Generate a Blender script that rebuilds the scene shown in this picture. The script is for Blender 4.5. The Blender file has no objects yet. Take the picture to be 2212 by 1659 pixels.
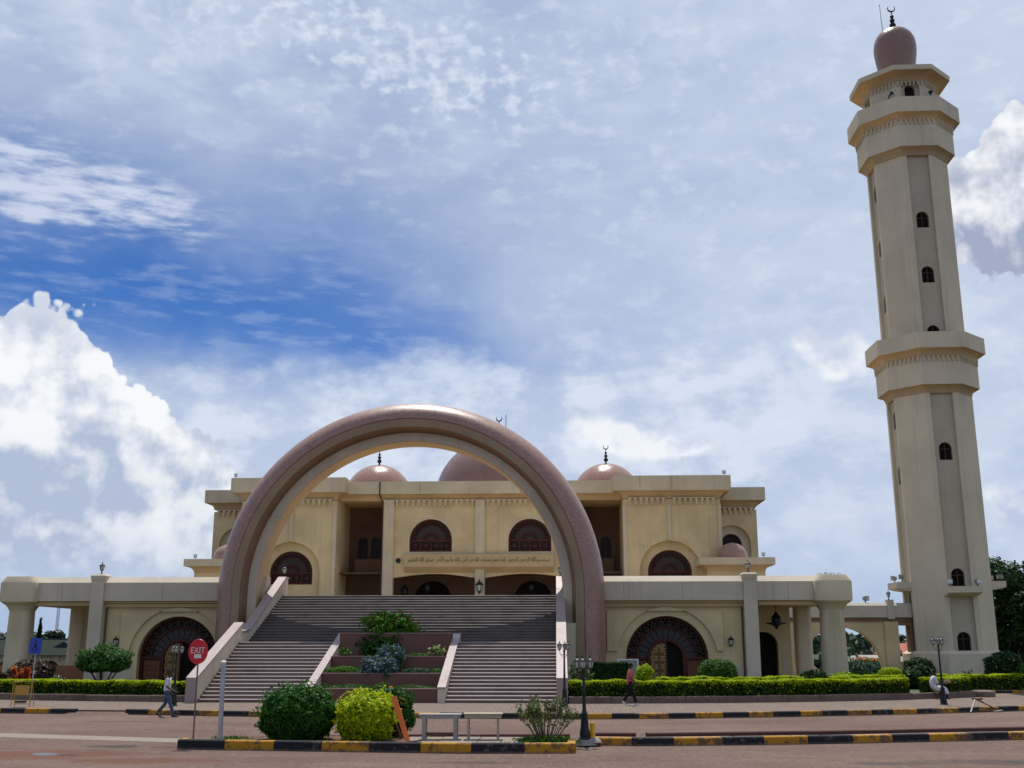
import bpy, bmesh, math, random
import numpy as np
from mathutils import Vector, Matrix, Euler
R = math.radians
rng = random.Random(7)
scene = bpy.context.scene
COL = scene.collection

# ------------------------------------------------------------------ camera
CAM_H, FPX, IW, IH = 2.55, 2400.0, 2212.0, 1659.0
PITCH = math.atan((1394 - IH / 2) / FPX)
YAW = math.atan((1204 - IW / 2) / FPX)
cd = bpy.data.cameras.new("camera")
cam = bpy.data.objects.new("camera", cd)
COL.objects.link(cam)
cam.location = (0, 0, CAM_H)
cam.rotation_euler = (R(90) + PITCH, 0, YAW)
cd.sensor_width = 36.0
cd.lens = 36.0 * FPX / IW
cd.clip_start, cd.clip_end = 0.1, 6000
scene.camera = cam

# ------------------------------------------------------------------ exposure
vs = scene.view_settings
vs.view_transform = 'Standard'
vs.look = 'None'
vs.exposure = 0.0
vs.gamma = 1.0
vs.use_curve_mapping = False
scene.cycles.use_denoising = True
scene.cycles.use_adaptive_sampling = True
scene.cycles.adaptive_threshold = 0.012
scene.cycles.adaptive_min_samples = 6
scene.cycles.max_bounces = 6
scene.cycles.transparent_max_bounces = 8
scene.cycles.caustics_reflective = False
scene.cycles.caustics_refractive = False

# ------------------------------------------------------------------ sun
SUN_EL, SUN_AZ = R(66), R(-4)          # azimuth from +Y towards +X: the sun stands behind the mosque
sd = bpy.data.lights.new("sun", 'SUN')
sd.energy = 4.4
sd.angle = R(0.55)
sd.color = (1.0, 0.95, 0.88)
sun = bpy.data.objects.new("sun", sd)
COL.objects.link(sun)
to_sun = Vector((math.sin(SUN_AZ) * math.cos(SUN_EL), math.cos(SUN_AZ) * math.cos(SUN_EL), math.sin(SUN_EL)))
sun.rotation_euler = to_sun.to_track_quat('Z', 'Y').to_euler()
sun.location = to_sun * 200


# ------------------------------------------------------------------ node helpers
class NT:
    """small expression helper over a node tree"""
    def __init__(s, tree):
        s.t = tree
        s.n = tree.nodes
        s.l = tree.links

    def put(s, sock, v):
        if isinstance(v, E_):
            s.l.new(v.s, sock)
        elif isinstance(v, bpy.types.NodeSocket):
            s.l.new(v, sock)
        elif isinstance(v, (tuple, list)) and len(v) == 3 and sock.type == 'RGBA':
            sock.default_value = (v[0], v[1], v[2], 1)
        else:
            sock.default_value = v

    def math(s, op, *a, clamp=False):
        n = s.n.new('ShaderNodeMath')
        n.operation = op
        n.use_clamp = clamp
        for i, v in enumerate(a):
            s.put(n.inputs[i], v)
        return E_(s, n.outputs[0])

    def mix(s, f, a, b, mode='MIX'):
        n = s.n.new('ShaderNodeMix')
        n.data_type = 'RGBA'
        n.blend_type = mode
        n.clamp_factor = True
        s.put(n.inputs[0], f)
        s.put(n.inputs[6], a)
        s.put(n.inputs[7], b)
        return n.outputs[2]

    def noise(s, vec, scale, detail=4, rough=.55, dist=0.0, out=0, lac=2.0, dim='3D'):
        n = s.n.new('ShaderNodeTexNoise')
        n.noise_dimensions = dim
        if vec is not None:
            s.put(n.inputs['Vector'], vec)
        s.put(n.inputs['Scale'], scale)
        n.inputs['Detail'].default_value = detail
        n.inputs['Roughness'].default_value = rough
        n.inputs['Distortion'].default_value = dist
        n.inputs['Lacunarity'].default_value = lac
        return E_(s, n.outputs[out])

    def voro(s, vec, scale, feature='F1', smooth=.5, rand=1.0, out=0, dim='3D'):
        n = s.n.new('ShaderNodeTexVoronoi')
        n.voronoi_dimensions = dim
        n.feature = feature
        s.put(n.inputs['Vector'], vec)
        n.inputs['Scale'].default_value = scale
        n.inputs['Randomness'].default_value = rand
        if feature == 'SMOOTH_F1':
            n.inputs['Smoothness'].default_value = smooth
        return E_(s, n.outputs[out])

    def smooth(s, v, lo, hi, a=0.0, b=1.0):
        n = s.n.new('ShaderNodeMapRange')
        n.interpolation_type = 'SMOOTHSTEP'
        s.put(n.inputs[0], v)
        for i, q in enumerate((lo, hi, a, b)):
            s.put(n.inputs[1 + i], q)
        return E_(s, n.outputs[0])

    def lin(s, v, lo, hi, a=0.0, b=1.0):
        n = s.n.new('ShaderNodeMapRange')
        s.put(n.inputs[0], v)
        for i, q in enumerate((lo, hi, a, b)):
            s.put(n.inputs[1 + i], q)
        return E_(s, n.outputs[0])

    def comb(s, x, y, z):
        n = s.n.new('ShaderNodeCombineXYZ')
        for i, q in enumerate((x, y, z)):
            s.put(n.inputs[i], q)
        return n.outputs[0]

    def sep(s, v):
        n = s.n.new('ShaderNodeSeparateXYZ')
        s.put(n.inputs[0], v)
        return [E_(s, o) for o in n.outputs]

    def coord(s, out='Object'):
        return s.n.new('ShaderNodeTexCoord').outputs[out]

    def mapping(s, vec, scale=(1, 1, 1), rot=(0, 0, 0), loc=(0, 0, 0)):
        n = s.n.new('ShaderNodeMapping')
        s.put(n.inputs[0], vec)
        n.inputs[1].default_value = loc
        n.inputs[2].default_value = rot
        n.inputs[3].default_value = scale
        return n.outputs[0]


class E_:
    def __init__(s, nt, sock):
        s.nt, s.s = nt, sock
    def __add__(s, o): return s.nt.math('ADD', s, o)
    __radd__ = __add__
    def __mul__(s, o): return s.nt.math('MULTIPLY', s, o)
    __rmul__ = __mul__
    def __sub__(s, o): return s.nt.math('SUBTRACT', s, o)
    def __rsub__(s, o): return s.nt.math('SUBTRACT', o, s)
    def __truediv__(s, o): return s.nt.math('DIVIDE', s, o)
    def __neg__(s): return s.nt.math('MULTIPLY', s, -1.0)
    def max(s, o): return s.nt.math('MAXIMUM', s, o)
    def min(s, o): return s.nt.math('MINIMUM', s, o)
    def clamp(s): return s.nt.math('ADD', s, 0.0, clamp=True)
    def pow(s, o): return s.nt.math('POWER', s, o)
    def exp(s): return s.nt.math('EXPONENT', s)


def ray_azel(x, y):
    """direction of a point of the sky: azimuth from +Y to +X and elevation"""
    cp, sp, cy, sy = math.cos(PITCH), math.sin(PITCH), math.cos(YAW), math.sin(YAW)
    F = Vector((-sy * cp, cy * cp, sp))
    Rt = Vector((cy, sy, 0))
    U = Rt.cross(F)
    d = (F + Rt * ((x - IW / 2) / FPX) - U * ((y - IH / 2) / FPX)).normalized()
    return math.atan2(d.x, d.y), math.asin(d.z)


# ------------------------------------------------------------------ sky
world = bpy.data.worlds.new("World")
scene.world = world
world.use_nodes = True
wt = NT(world.node_tree)
wt.n.clear()
wout = wt.n.new('ShaderNodeOutputWorld')
bg = wt.n.new('ShaderNodeBackground')
bg.inputs[1].default_value = 0.1
wt.l.new(bg.outputs[0], wout.inputs[0])
skyn = wt.n.new('ShaderNodeTexSky')
skyn.sky_type = 'NISHITA'
skyn.sun_disc = False
skyn.sun_elevation = SUN_EL
skyn.sun_rotation = SUN_AZ
skyn.altitude = 1200
skyn.air_density = 1.0
skyn.dust_density = 0.4
skyn.ozone_density = 3.0
gen = wt.coord('Generated')
dx, dy, dz = wt.sep(gen)
az = wt.math('ARCTAN2', dx, dy)
el = wt.math('ARCSINE', dz)
K = 1.0 / FPX                                   # one picture unit, as an angle

def madd(a, k, c):
    return wt.math('MULTIPLY_ADD', a, k, c)

def blob(x, y, rx, ry, rot=0.0, warp=None, p=1.0):
    """soft elliptical patch of the sky round a direction; warp = (azimuth, elevation) fields already bent by noise"""
    a0, e0 = ray_azel(x, y)
    u, v = warp if warp is not None else (az, el)
    c, s_ = math.cos(R(rot)), math.sin(R(rot))
    fx, fy = 1 / (rx * K), 1 / (ry * K)
    if abs(rot) < .5:
        uu = madd(u, fx, -a0 * fx)
        vv = madd(v, fy, -e0 * fy)
    else:
        uu = madd(u, c * fx, madd(v, s_ * fx, -(a0 * c + e0 * s_) * fx))
        vv = madd(v, c * fy, madd(u, -s_ * fy, -(e0 * c - a0 * s_) * fy))
    g_ = wt.math('POWER', 0.36788, madd(uu, uu, vv * vv))
    return g_ if p == 1.0 else g_ * p

aev = wt.comb(az, el, 0.0)
world.cycles.sampling_method = 'MANUAL'
world.cycles.sample_map_resolution = 256

def sn(scale, detail, sx=1.0, sy=1.0, rot=0.0, loc=(0, 0, 0), rough=.55, dist=0.0):
    return wt.noise(wt.mapping(aev, (sx, sy, 1), (0, 0, R(rot)), loc), scale, detail, rough, dist, dim='2D')

def sn3(scale, detail, sx=1.0, sy=1.0, rot=0.0, loc=(0, 0, 0), rough=.55):
    n = wt.noise(wt.mapping(aev, (sx, sy, 1), (0, 0, R(rot)), loc), scale, detail, rough, dim='2D', out=1)
    return wt.sep(n.s)

n_w, n_w2, n_w3 = sn3(9.0, 3)
n_big = sn(2.6, 4, 1, 2.0, -14, (5, 2, 0), .55)
wrp = (madd(n_w, .10, az - .05), madd(n_w2, .06, el - .03))
# thin high veil with the blue gap in the lower left
gap = (blob(-20, 575, 520, 120, -4, wrp, 1.2) + blob(430, 660, 430, 105, -8, wrp, .85)
       + blob(840, 740, 360, 75, -8, wrp, .50) + blob(640, 540, 650, 170, -10, wrp, .42)
       + blob(-60, 330, 260, 70, 0, wrp, .3))
ripple = sn(12.0, 5, 1.0, 2.6, 10, (1, 7, 0), .58)
aside = wt.smooth(wt.math('ABSOLUTE', az), .6, 1.1)
thin = gap * 1.75 + aside * .35 + (ripple - .5) * (gap * 2.2).min(1.5) - (n_big - .5) * (.35 + aside * 1.6)
veil = wt.math('POWER', 0.36788, thin.max(0.0)) * .97
tone = (n_big * .45 + ripple * .55)
veil_c = wt.mix(wt.smooth(tone, .30, .70), (4.0, 5.0, 6.9), (5.8, 6.65, 8.1))
veil_c = wt.mix(wt.smooth(az, -.25, .3) * .55, veil_c, (5.9, 6.75, 8.3))
base_c = wt.mix(1.0, skyn.outputs[0], (0.22, 0.50, 0.88), 'MULTIPLY')
mott = sn(26.0, 4, 1.0, 1.8, -14, (6, 9, 0), .6)
veil_c = wt.mix(wt.smooth(mott, .50, .78) * .5, veil_c, (7.2, 7.9, 9.0))
sky_c = wt.mix(veil, base_c, veil_c)
# small puffs of high cloud
n_puff = sn(58.0, 2.2, 1.0, 1.5, -8, (2, 2, 0), .5)
pm = (blob(600, 60, 560, 80, -7, wrp, .75) + blob(930, 140, 330, 80, -16, wrp, .85) + blob(1300, 90, 480, 120, 0, wrp, .45)
      + blob(1150, 400, 420, 90, -4, wrp, .40) + (n_big - .6) * .4)
puff = wt.smooth(n_puff + (pm - .6) * .14, .46, .86) * wt.smooth(pm, .05, .8)
sky_c = wt.mix(puff * .72, sky_c, (7.6, 8.2, 9.3))
n_str = sn(30.0, 4, .75, 3.2, -5, (4, 1, 0), .55)
sm = (blob(60, 375, 260, 75, -7, wrp, 1.1) + blob(290, 450, 210, 60, -5, wrp, .75)
      + blob(760, 355, 300, 34, -4, wrp, .45))
strk = wt.smooth(n_str + (sm - .55) * .24, .36, .80) * wt.smooth(sm, .05, .9)
wisp = wt.smooth(n_str * .6 + ripple * .4, .47, .66) * gap.min(1.0)
sky_c = wt.mix(wisp * .22, sky_c, (5.2, 6.2, 8.0))
sky_c = wt.mix(strk * .8, sky_c, (7.0, 7.6, 8.9))
# low bank of whiter cloud towards the horizon
n_bank = sn(13.0, 5, 1.0, 1.7, -10, (8, 3, 0), .58)
a1, e1 = ray_azel(330, 800)
a2, e2 = ray_azel(1100, 720)
edge = e1 - el + (az - a1) * ((e2 - e1) / (a2 - a1)) * .6 + (n_bank - .5) * .11
bank = wt.smooth(edge, -.02, .05) * wt.smooth(az, a1 - .10, a1 + .02)
bank_c = wt.mix(wt.smooth(n_bank, .36, .62), (5.0, 5.9, 7.7), (7.2, 7.9, 9.0))
sky_c = wt.mix(bank * wt.smooth(el, .06, .17, .35, .85) * wt.smooth(az, .1, .45, 1.0, .35), sky_c, bank_c)

# heaped clouds: one billowing field, sampled twice to tell lit tops from shaded undersides
def billow(off):
    v = wt.mapping(aev, loc=(1.3 + off[0], 2.9 + off[1], 0))
    b1 = wt.voro(v, 24.0, 'F1', dim='2D')
    b2 = wt.voro(v, 60.0, 'F1', dim='2D')
    nz = wt.noise(v, 10.0, 6, .6, dim='2D')
    b3 = wt.voro(v, 120.0, 'F1', dim='2D')
    return (.5 - b1) * .26 + (.45 - b2) * .16 + (.45 - b3) * .08 + (nz - .5) * .40

bil0 = billow((0, 0))
lump0 = sn(9.0, 5, loc=(1.3, 2.9, 0))
lump1 = sn(9.0, 5, loc=(1.3 + .010, 2.9 + .024, 0))
dbil = (lump0 - lump1) * 1.1 + (bil0 - .05) * .42
hw = (madd(n_w, .06, az - .03), madd(n_w2, .06, el - .03))

def heap(blobs, e_lo, e_hi, thr=.46, dark=(4.4, 5.2, 6.8), white=(9.5, 9.7, 9.9), spread=.03):
    f = None
    for b in blobs:
        g = blob(*b[:4], b[4] if len(b) > 4 else 0, hw)
        f = g if f is None else f.max(g)
    f0 = f + bil0
    alpha = wt.smooth(f0, thr - spread, thr + spread)
    rim = wt.smooth(f0, thr + .55, thr)
    up = wt.smooth(el + dbil * .12, e_lo, e_hi)
    shade = wt.smooth(dbil, -.13, .17) * .85 + rim * .22 + up * .42 - .22
    return alpha, wt.mix(shade.clamp(), dark, white)

eL = ray_azel(200, 1200)[1]
eH = ray_azel(100, 720)[1]
al, hc = heap([(100, 730, 88, 115), (60, 880, 185, 190), (190, 850, 110, 110), (240, 1000, 240, 160, -18), (410, 1110, 140, 110, -30),
               (120, 1150, 400, 150), (10, 1000, 220, 320)], eL, eH)
al = al * wt.smooth(el, .03, .09)
sky_c = wt.mix(al * .97, sky_c, hc)
al2, hc2 = heap([(2200, 310, 105, 95), (2120, 410, 100, 105), (2230, 460, 210, 135)], ray_azel(2150, 545)[1], ray_azel(2150, 330)[1],
                dark=(3.6, 4.1, 5.6))
sky_c = wt.mix(al2 * .97, sky_c, hc2)
al3, hc3 = heap([(1300, 940, 120, 44), (1440, 965, 120, 36), (2190, 1090, 80, 62), (1790, 750, 80, 44)],
                ray_azel(1300, 1150)[1], ray_azel(1300, 880)[1], thr=.5, spread=.22, dark=(4.8, 5.6, 7.5))
sky_c = wt.mix(al3 * .75, sky_c, hc3)
# heaps elsewhere round the horizon, where the picture does not look
far_m = wt.smooth(wt.math('ABSOLUTE', az), .62, .95) * wt.smooth(el, .55, .25)
sky_c = wt.mix(wt.smooth(n_big, .52, .62) * far_m * .7, sky_c, (6.3, 6.9, 8.0))
# pale air low over the horizon
sky_c = wt.mix(wt.smooth(el, .10, .0) * .7, sky_c, (3.8, 5.1, 7.0))
wt.l.new(sky_c, bg.inputs[0])

# ------------------------------------------------------------------ materials
MATS = {}

def new_mat(name):
    m = bpy.data.materials.new(name)
    m.use_nodes = True
    nt = NT(m.node_tree)
    b = nt.n["Principled BSDF"]
    MATS[name] = m
    return m, nt, b

def bump(nt, b, h, strength=.3, dist=.02):
    n = nt.n.new('ShaderNodeBump')
    n.inputs['Strength'].default_value = strength
    n.inputs['Distance'].default_value = dist
    nt.put(n.inputs['Height'], h)
    nt.l.new(n.outputs[0], b.inputs['Normal'])

def scale_c(c, k):
    return tuple(min(1.0, v * k) for v in c)

def plain(name, c, rough=.6, metal=0.0, var=.12, scale=3.0, spec=.4, bmp=0.0):
    m, nt, b = new_mat(name)
    n = nt.noise(nt.coord(), scale, 4)
    nt.put(b.inputs['Base Color'], nt.mix(n, scale_c(c, 1 - var), scale_c(c, 1 + var)))
    b.inputs['Roughness'].default_value = rough
    b.inputs['Metallic'].default_value = metal
    b.inputs['Specular IOR Level'].default_value = spec
    if bmp:
        bump(nt, b, nt.noise(nt.coord(), scale * 12, 4), bmp, .01)
    return m

def stucco(name, c, stain=.12, streak=.25):
    """painted render: faint blotches, rain streaks, fine grain"""
    m, nt, b = new_mat(name)
    g = nt.n.new('ShaderNodeNewGeometry').outputs['Position']
    big = nt.noise(g, .35, 5, .6)
    fine = nt.noise(g, 22.0, 3, .6)
    run = nt.noise(nt.mapping(g, (1.6, 1.6, .09)), 1.5, 5, .65)
    col = nt.mix(nt.smooth(big, .3, .7), scale_c(c, 1 - stain), scale_c(c, 1 + stain * .6))
    col = nt.mix(nt.smooth(run, .52, .74) * streak, col, scale_c((c[0] * .8, c[1] * .82, c[2] * .86), .72))
    col = nt.mix(fine * .12, col, scale_c(c, .8))
    nt.put(b.inputs['Base Color'], col)
    b.inputs['Roughness'].default_value = .85
    b.inputs['Specular IOR Level'].default_value = .25
    bump(nt, b, fine, .25, .01)
    return m

def granite(name, c, rough=.4, var=.3, scale=30.0, dirt=.35):
    m, nt, b = new_mat(name)
    g = nt.n.new('ShaderNodeNewGeometry').outputs['Position']
    sp = nt.voro(g, scale, 'F1', out=1)
    n = nt.noise(g, 1.1, 5, .6)
    n2 = nt.noise(g, scale * .6, 3, .7)
    col = nt.mix(n2, scale_c(c, 1 - var), scale_c(c, 1 + var))
    col = nt.mix(nt.smooth(n, .5, .75) * dirt, col, scale_c(c, .45))
    nt.put(b.inputs['Base Color'], col)
    nt.put(b.inputs['Roughness'], nt.lin(n, .3, .7, rough - .08, rough + .18))
    bump(nt, b, n2, .12, .005)
    return m

def mosaic(name, c, rough=.22, cell=14.0):
    """small glazed tiles: grout lines, tile to tile tone, gloss"""
    m, nt, b = new_mat(name)
    g = nt.coord()
    d = nt.voro(g, cell, 'DISTANCE_TO_EDGE')
    idc = nt.voro(g, cell, 'F1', out=1)
    tone = nt.sep(idc)[0]
    n = nt.noise(g, .5, 4, .6)
    col = nt.mix(tone, scale_c(c, .84), scale_c(c, 1.14))
    col = nt.mix(nt.smooth(n, .4, .75) * .35, col, scale_c((c[0] * .95, c[1] * .92, c[2] * .9), .72))
    grout = nt.smooth(d, .0, .06)
    col = nt.mix(grout, scale_c(c, .6), col)
    nt.put(b.inputs['Base Color'], col)
    nt.put(b.inputs['Roughness'], nt.lin(nt.noise(g, 3.0, 3), .3, .7, rough, rough + .16))
    b.inputs['Specular IOR Level'].default_value = .55
    bump(nt, b, grout * .6 + tone * .5, .22, .012)
    return m

def leaf(name, c, c2, trans=.35, rough=.5, spec=.35):
    m, nt, b = new_mat(name)
    gi = nt.n.new('ShaderNodeNewGeometry')
    rnd = E_(nt, gi.outputs['Random Per Island'])
    col = nt.mix(rnd, c, c2)
    nt.put(b.inputs['Base Color'], col)
    b.inputs['Roughness'].default_value = rough
    b.inputs['Specular IOR Level'].default_value = spec
    tr = nt.n.new('ShaderNodeBsdfTranslucent')
    nt.put(tr.inputs[0], nt.mix(.5, col, scale_c(c2, 1.5)))
    mx = nt.n.new('ShaderNodeMixShader')
    mx.inputs[0].default_value = trans
    nt.l.new(b.outputs[0], mx.inputs[1])
    nt.l.new(tr.outputs[0], mx.inputs[2])
    nt.l.new(mx.outputs[0], nt.n["Material Output"].inputs[0])
    return m

def kerb_paint(name, c, under=(.30, .24, .19), wear=.5):
    m, nt, b = new_mat(name)
    g = nt.n.new('ShaderNodeNewGeometry').outputs['Position']
    n = nt.noise(g, 5.0, 6, .7)
    n2 = nt.noise(g, 1.3, 3)
    chip = nt.smooth(n + (n2 - .5) * .5, wear + .06, wear + .13)
    z = nt.sep(g)[2]
    dust = nt.smooth(z + (n - .5) * .12, .07, -.01) * .7
    col = nt.mix(chip, scale_c(c, 1.0), under)
    col = nt.mix(n * .35, col, scale_c(c, .6))
    col = nt.mix(dust, col, (.22, .15, .11))
    nt.put(b.inputs['Base Color'], col)
    b.inputs['Roughness'].default_value = .75
    b.inputs['Specular IOR Level'].default_value = .25
    bump(nt, b, n, .4, .01)
    return m

stucco('cream_stucco', (.64, .50, .285), .16, .42)
stucco('shaded_cream_stucco', (.30, .22, .138), .12, .3)  # cream darkened in the colour for the shade on the arch's front ring
stucco('pale_stucco', (.60, .50, .345), .13, .5)
stucco('white_stucco', (.58, .50, .385), .13, .45)
stucco('minaret_stucco', (.61, .525, .385), .10, .36)
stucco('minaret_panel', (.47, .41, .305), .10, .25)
stucco('peach_bounce_stucco', (.54, .385, .215), .12, .14)  # warm bounce light under cornices and the inner soffit, painted into the colour
stucco('shaded_ochre_stucco', (.24, .145, .085), .15, .2)  # colour darkened for shade on the arch's soffit band and in the recesses
stucco('shaded_porch_stucco', (.13, .078, .05), .15, .2)  # deep shade of the porch and side recesses, painted into the wall colour
stucco('shaded_tan_stucco', (.42, .31, .19), .12, .3)  # colour darkened to hold the shading on the minaret gallery undersides
granite('pink_granite', (.27, .17, .15))
granite('pale_granite', (.33, .25, .235), .45, .2)
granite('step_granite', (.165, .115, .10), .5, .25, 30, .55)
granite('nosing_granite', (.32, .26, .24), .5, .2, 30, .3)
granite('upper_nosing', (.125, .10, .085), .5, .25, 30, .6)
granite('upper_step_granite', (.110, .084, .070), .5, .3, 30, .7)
granite('planter_granite', (.13, .050, .034), .45, .3, 20, .4)
granite('block_stone', (.15, .10, .078), .8, .35, 6, .8)
mosaic('pink_mosaic', (.335, .190, .145), .30, 8.0)
mosaic('dome_mosaic', (.36, .20, .145), .17, 16.0)
mosaic('dome_mosaic_dark', (.24, .132, .098), .22, 12.0)
plain('dark_iron', (.022, .024, .028), .45, .6, .3, 8, .5)
plain('bronze', (.03, .032, .03), .4, .7, .3, 8, .5)
plain('lamp_glass', (.55, .58, .58), .08, 0, .1, 6, .8)
plain('window_glass', (.014, .011, .011), .35, 0, .5, 2.5, .15)
plain('stained_glass', (.055, .050, .052), .5, 0, .45, 9, .12)
plain('red_wood', (.085, .020, .012), .6, 0, .35, 7, .2)
plain('dark_wood', (.060, .030, .022), .55, 0, .35, 7, .3)
plain('gold_lattice', (.44, .27, .10), .45, .1, .25, 9, .5)
plain('grille_bar', (.055, .032, .026), .55, .1, .3, 9, .4)
plain('grille_light', (.085, .040, .032), .6, .0, .3, 9, .15)
plain('void_dark', (.015, .011, .009), .9, 0, .2, 3, .1)
plain('concrete', (.24, .20, .165), .9, 0, .22, 2.2, .2, .3)
plain('grey_concrete', (.27, .25, .235), .9, 0, .25, 2.5, .2, .3)
plain('sign_red', (.55, .012, .020), .35, 0, .12, 5, .45)
plain('sign_white', (.72, .70, .70), .5, 0, .08, 6, .4)
plain('sign_blue', (.018, .065, .42), .4, 0, .15, 5, .45)
plain('sign_dark', (.012, .016, .04), .5, 0, .1, 5, .3)
plain('galvanised', (.42, .43, .45), .5, .35, .2, 4, .5)
plain('rusty_pole', (.16, .13, .115), .6, .3, .4, 6, .4)
plain('yellow_metal', (.46, .25, .045), .55, .1, .3, 6, .4)
plain('yellow_paint', (.60, .34, .02), .6, 0, .22, 7, .35)
plain('orange_paint', (.70, .155, .022), .5, 0, .18, 5, .4)
plain('brown_wood', (.15, .085, .05), .7, 0, .4, 6, .3, .3)
plain('grey_table', (.29, .275, .26), .6, 0, .2, 5, .35)
plain('cream_table', (.35, .30, .215), .65, 0, .22, 5, .35)
plain('bark', (.10, .075, .055), .9, 0, .4, 6, .15, .6)
plain('twig', (.13, .10, .075), .9, 0, .4, 8, .15)
plain('soil', (.13, .085, .055), .95, 0, .45, 3, .1, .6)
plain('skin', (.075, .040, .028), .5, 0, .12, 8, .4)
plain('hair', (.010, .009, .009), .8, 0, .3, 20, .2)
plain('white_cloth', (.58, .58, .61), .85, 0, .10, 6, .15)
plain('red_cloth', (.52, .115, .105), .85, 0, .12, 6, .15)
plain('jeans', (.060, .085, .135), .9, 0, .3, 9, .15)
plain('black_cloth', (.014, .014, .017), .9, 0, .3, 9, .15)
plain('shoe_dark', (.03, .022, .018), .5, 0, .3, 9, .3)
plain('shoe_white', (.62, .62, .62), .6, 0, .1, 9, .3)
plain('green_roof', (.026, .036, .028), .9, 0, .25, 1.5, .05)
plain('red_roof', (.33, .085, .05), .7, 0, .25, 1.5, .3)
plain('tin_roof', (.26, .25, .24), .7, .1, .2, 1.0, .4)
plain('house_wall', (.36, .30, .24), .85, 0, .15, .6, .2)
plain('arch_brown', (.30, .135, .07), .85, 0, .2, 1.5, .2)
plain('script_green', (.17, .19, .07), .6, 0, .25, 3, .3)
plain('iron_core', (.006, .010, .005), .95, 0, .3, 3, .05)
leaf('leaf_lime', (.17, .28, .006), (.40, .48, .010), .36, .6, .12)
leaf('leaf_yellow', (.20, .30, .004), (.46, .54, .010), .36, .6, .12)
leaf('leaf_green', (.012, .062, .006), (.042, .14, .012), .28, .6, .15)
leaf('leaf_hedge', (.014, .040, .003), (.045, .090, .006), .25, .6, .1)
leaf('leaf_dark', (.009, .032, .008), (.028, .068, .014), .2, .6, .12)
leaf('leaf_mid', (.026, .085, .010), (.068, .155, .022), .3, .6, .15)
leaf('leaf_bright', (.04, .13, .010), (.10, .24, .018), .35, .6, .15)
leaf('leaf_blue', (.10, .15, .26), (.24, .32, .50), .25)
leaf('leaf_greyblue', (.022, .065, .035), (.05, .115, .06), .25, .6, .15)
leaf('leaf_red', (.16, .025, .02), (.42, .085, .03), .3)
leaf('leaf_purple', (.045, .02, .016), (.085, .05, .025), .25)
leaf('flower_orange', (.62, .10, .015), (.78, .22, .03), .3)
leaf('leaf_dry', (.055, .085, .02), (.14, .17, .05), .3)
leaf('leaf_far', (.016, .036, .018), (.032, .062, .026), .1)
leaf('leaf_pale', (.25, .32, .12), (.42, .48, .22), .3)
kerb_paint('kerb_black', (.016, .017, .022), (.13, .095, .07), .52)
kerb_paint('kerb_yellow', (.46, .225, .013), (.11, .07, .05), .43)
kerb_paint('kerb_brown', (.095, .040, .032), (.20, .15, .12), .6)

# worn murram-dusted tarmac
m, nt, b = new_mat('tarmac')
g = nt.n.new('ShaderNodeNewGeometry').outputs['Position']
n1 = nt.noise(g, .16, 5, .6)
n2 = nt.noise(nt.mapping(g, (.5, 1.8, 1)), .9, 5, .65)
n3 = nt.noise(nt.mapping(g, (1, .22, 1)), 11.0, 5, .75)
n4 = nt.noise(g, 3.4, 4, .6)
col = nt.mix(nt.smooth(n1, .3, .7), (.118, .076, .057), (.172, .115, .087))
col = nt.mix(nt.smooth(n2, .46, .70) * .55, col, (.112, .060, .041))
col = nt.mix(nt.smooth(n4, .55, .75) * .3, col, (.175, .126, .100))
col = nt.mix(nt.smooth(n3, .50, .66) * .62, col, (.055, .039, .033))
col = nt.mix(nt.smooth(nt.noise(nt.mapping(g, (1, .25, 1), loc=(3, 5, 0)), 7.0, 5, .75), .53, .68) * .6, col, (.22, .165, .136))
col = nt.mix(nt.smooth(nt.noise(nt.mapping(g, (.3, 1.0, 1)), .35, 5, .7), .52, .66) * .5, col, (.085, .058, .047))
col = nt.mix(nt.smooth(nt.noise(g, 1.7, 2), .66, .74) * .45, col, (.075, .058, .052))
gx, gy, gz_ = nt.sep(g)
wn = nt.noise(nt.mapping(g, (1, .6, 1)), 1.1, 5, .65)
for x0, y0, rx, ry, cc in ((-12.3, 27.4, 2.6, 1.5, (.125, .050, .029)), (-9.8, 26.2, 2.2, .9, (.115, .050, .031)), (-11.5, 29.7, .9, .5, (.06, .045, .04)), (-9.6, 29.5, 1.3, .4, (.07, .052, .045)),
                           (10.2, 26.6, 2.6, .9, (.075, .055, .046)), (7.4, 26.2, 1.3, .5, (.075, .055, .046)), (-2.0, 26.0, 1.5, .35, (.065, .048, .04))):
    ex = (gx - x0) / rx
    ey = (gy - y0) / ry
    mk = nt.smooth(1.0 - ex * ex - ey * ey + (wn - .5) * 2.6, .0, .9)
    col = nt.mix(mk * .8, col, cc)
nt.put(b.inputs['Base Color'], col)
b.inputs['Roughness'].default_value = .92
b.inputs['Specular IOR Level'].default_value = .2
bump(nt, b, n3 * .7 + n4 * .5, .6, .03)

# wet mud round the pot-holes
m, nt, b = new_mat('mud')
g = nt.n.new('ShaderNodeNewGeometry').outputs['Position']
n1 = nt.noise(g, 2.2, 5, .6)
nt.put(b.inputs['Base Color'], nt.mix(nt.smooth(n1, .35, .65), (.115, .048, .027), (.075, .052, .042)))
nt.put(b.inputs['Roughness'], nt.lin(n1, .3, .7, .7, .95))
b.inputs['Specular IOR Level'].default_value = .15
bump(nt, b, n1, .5, .03)
m, nt, b = new_mat('puddle_water')
nt.put(b.inputs['Base Color'], nt.mix(nt.noise(nt.coord(), 4), (.05, .04, .035), (.09, .07, .06)))
b.inputs['Roughness'].default_value = .18
b.inputs['Specular IOR Level'].default_value = .4

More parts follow.
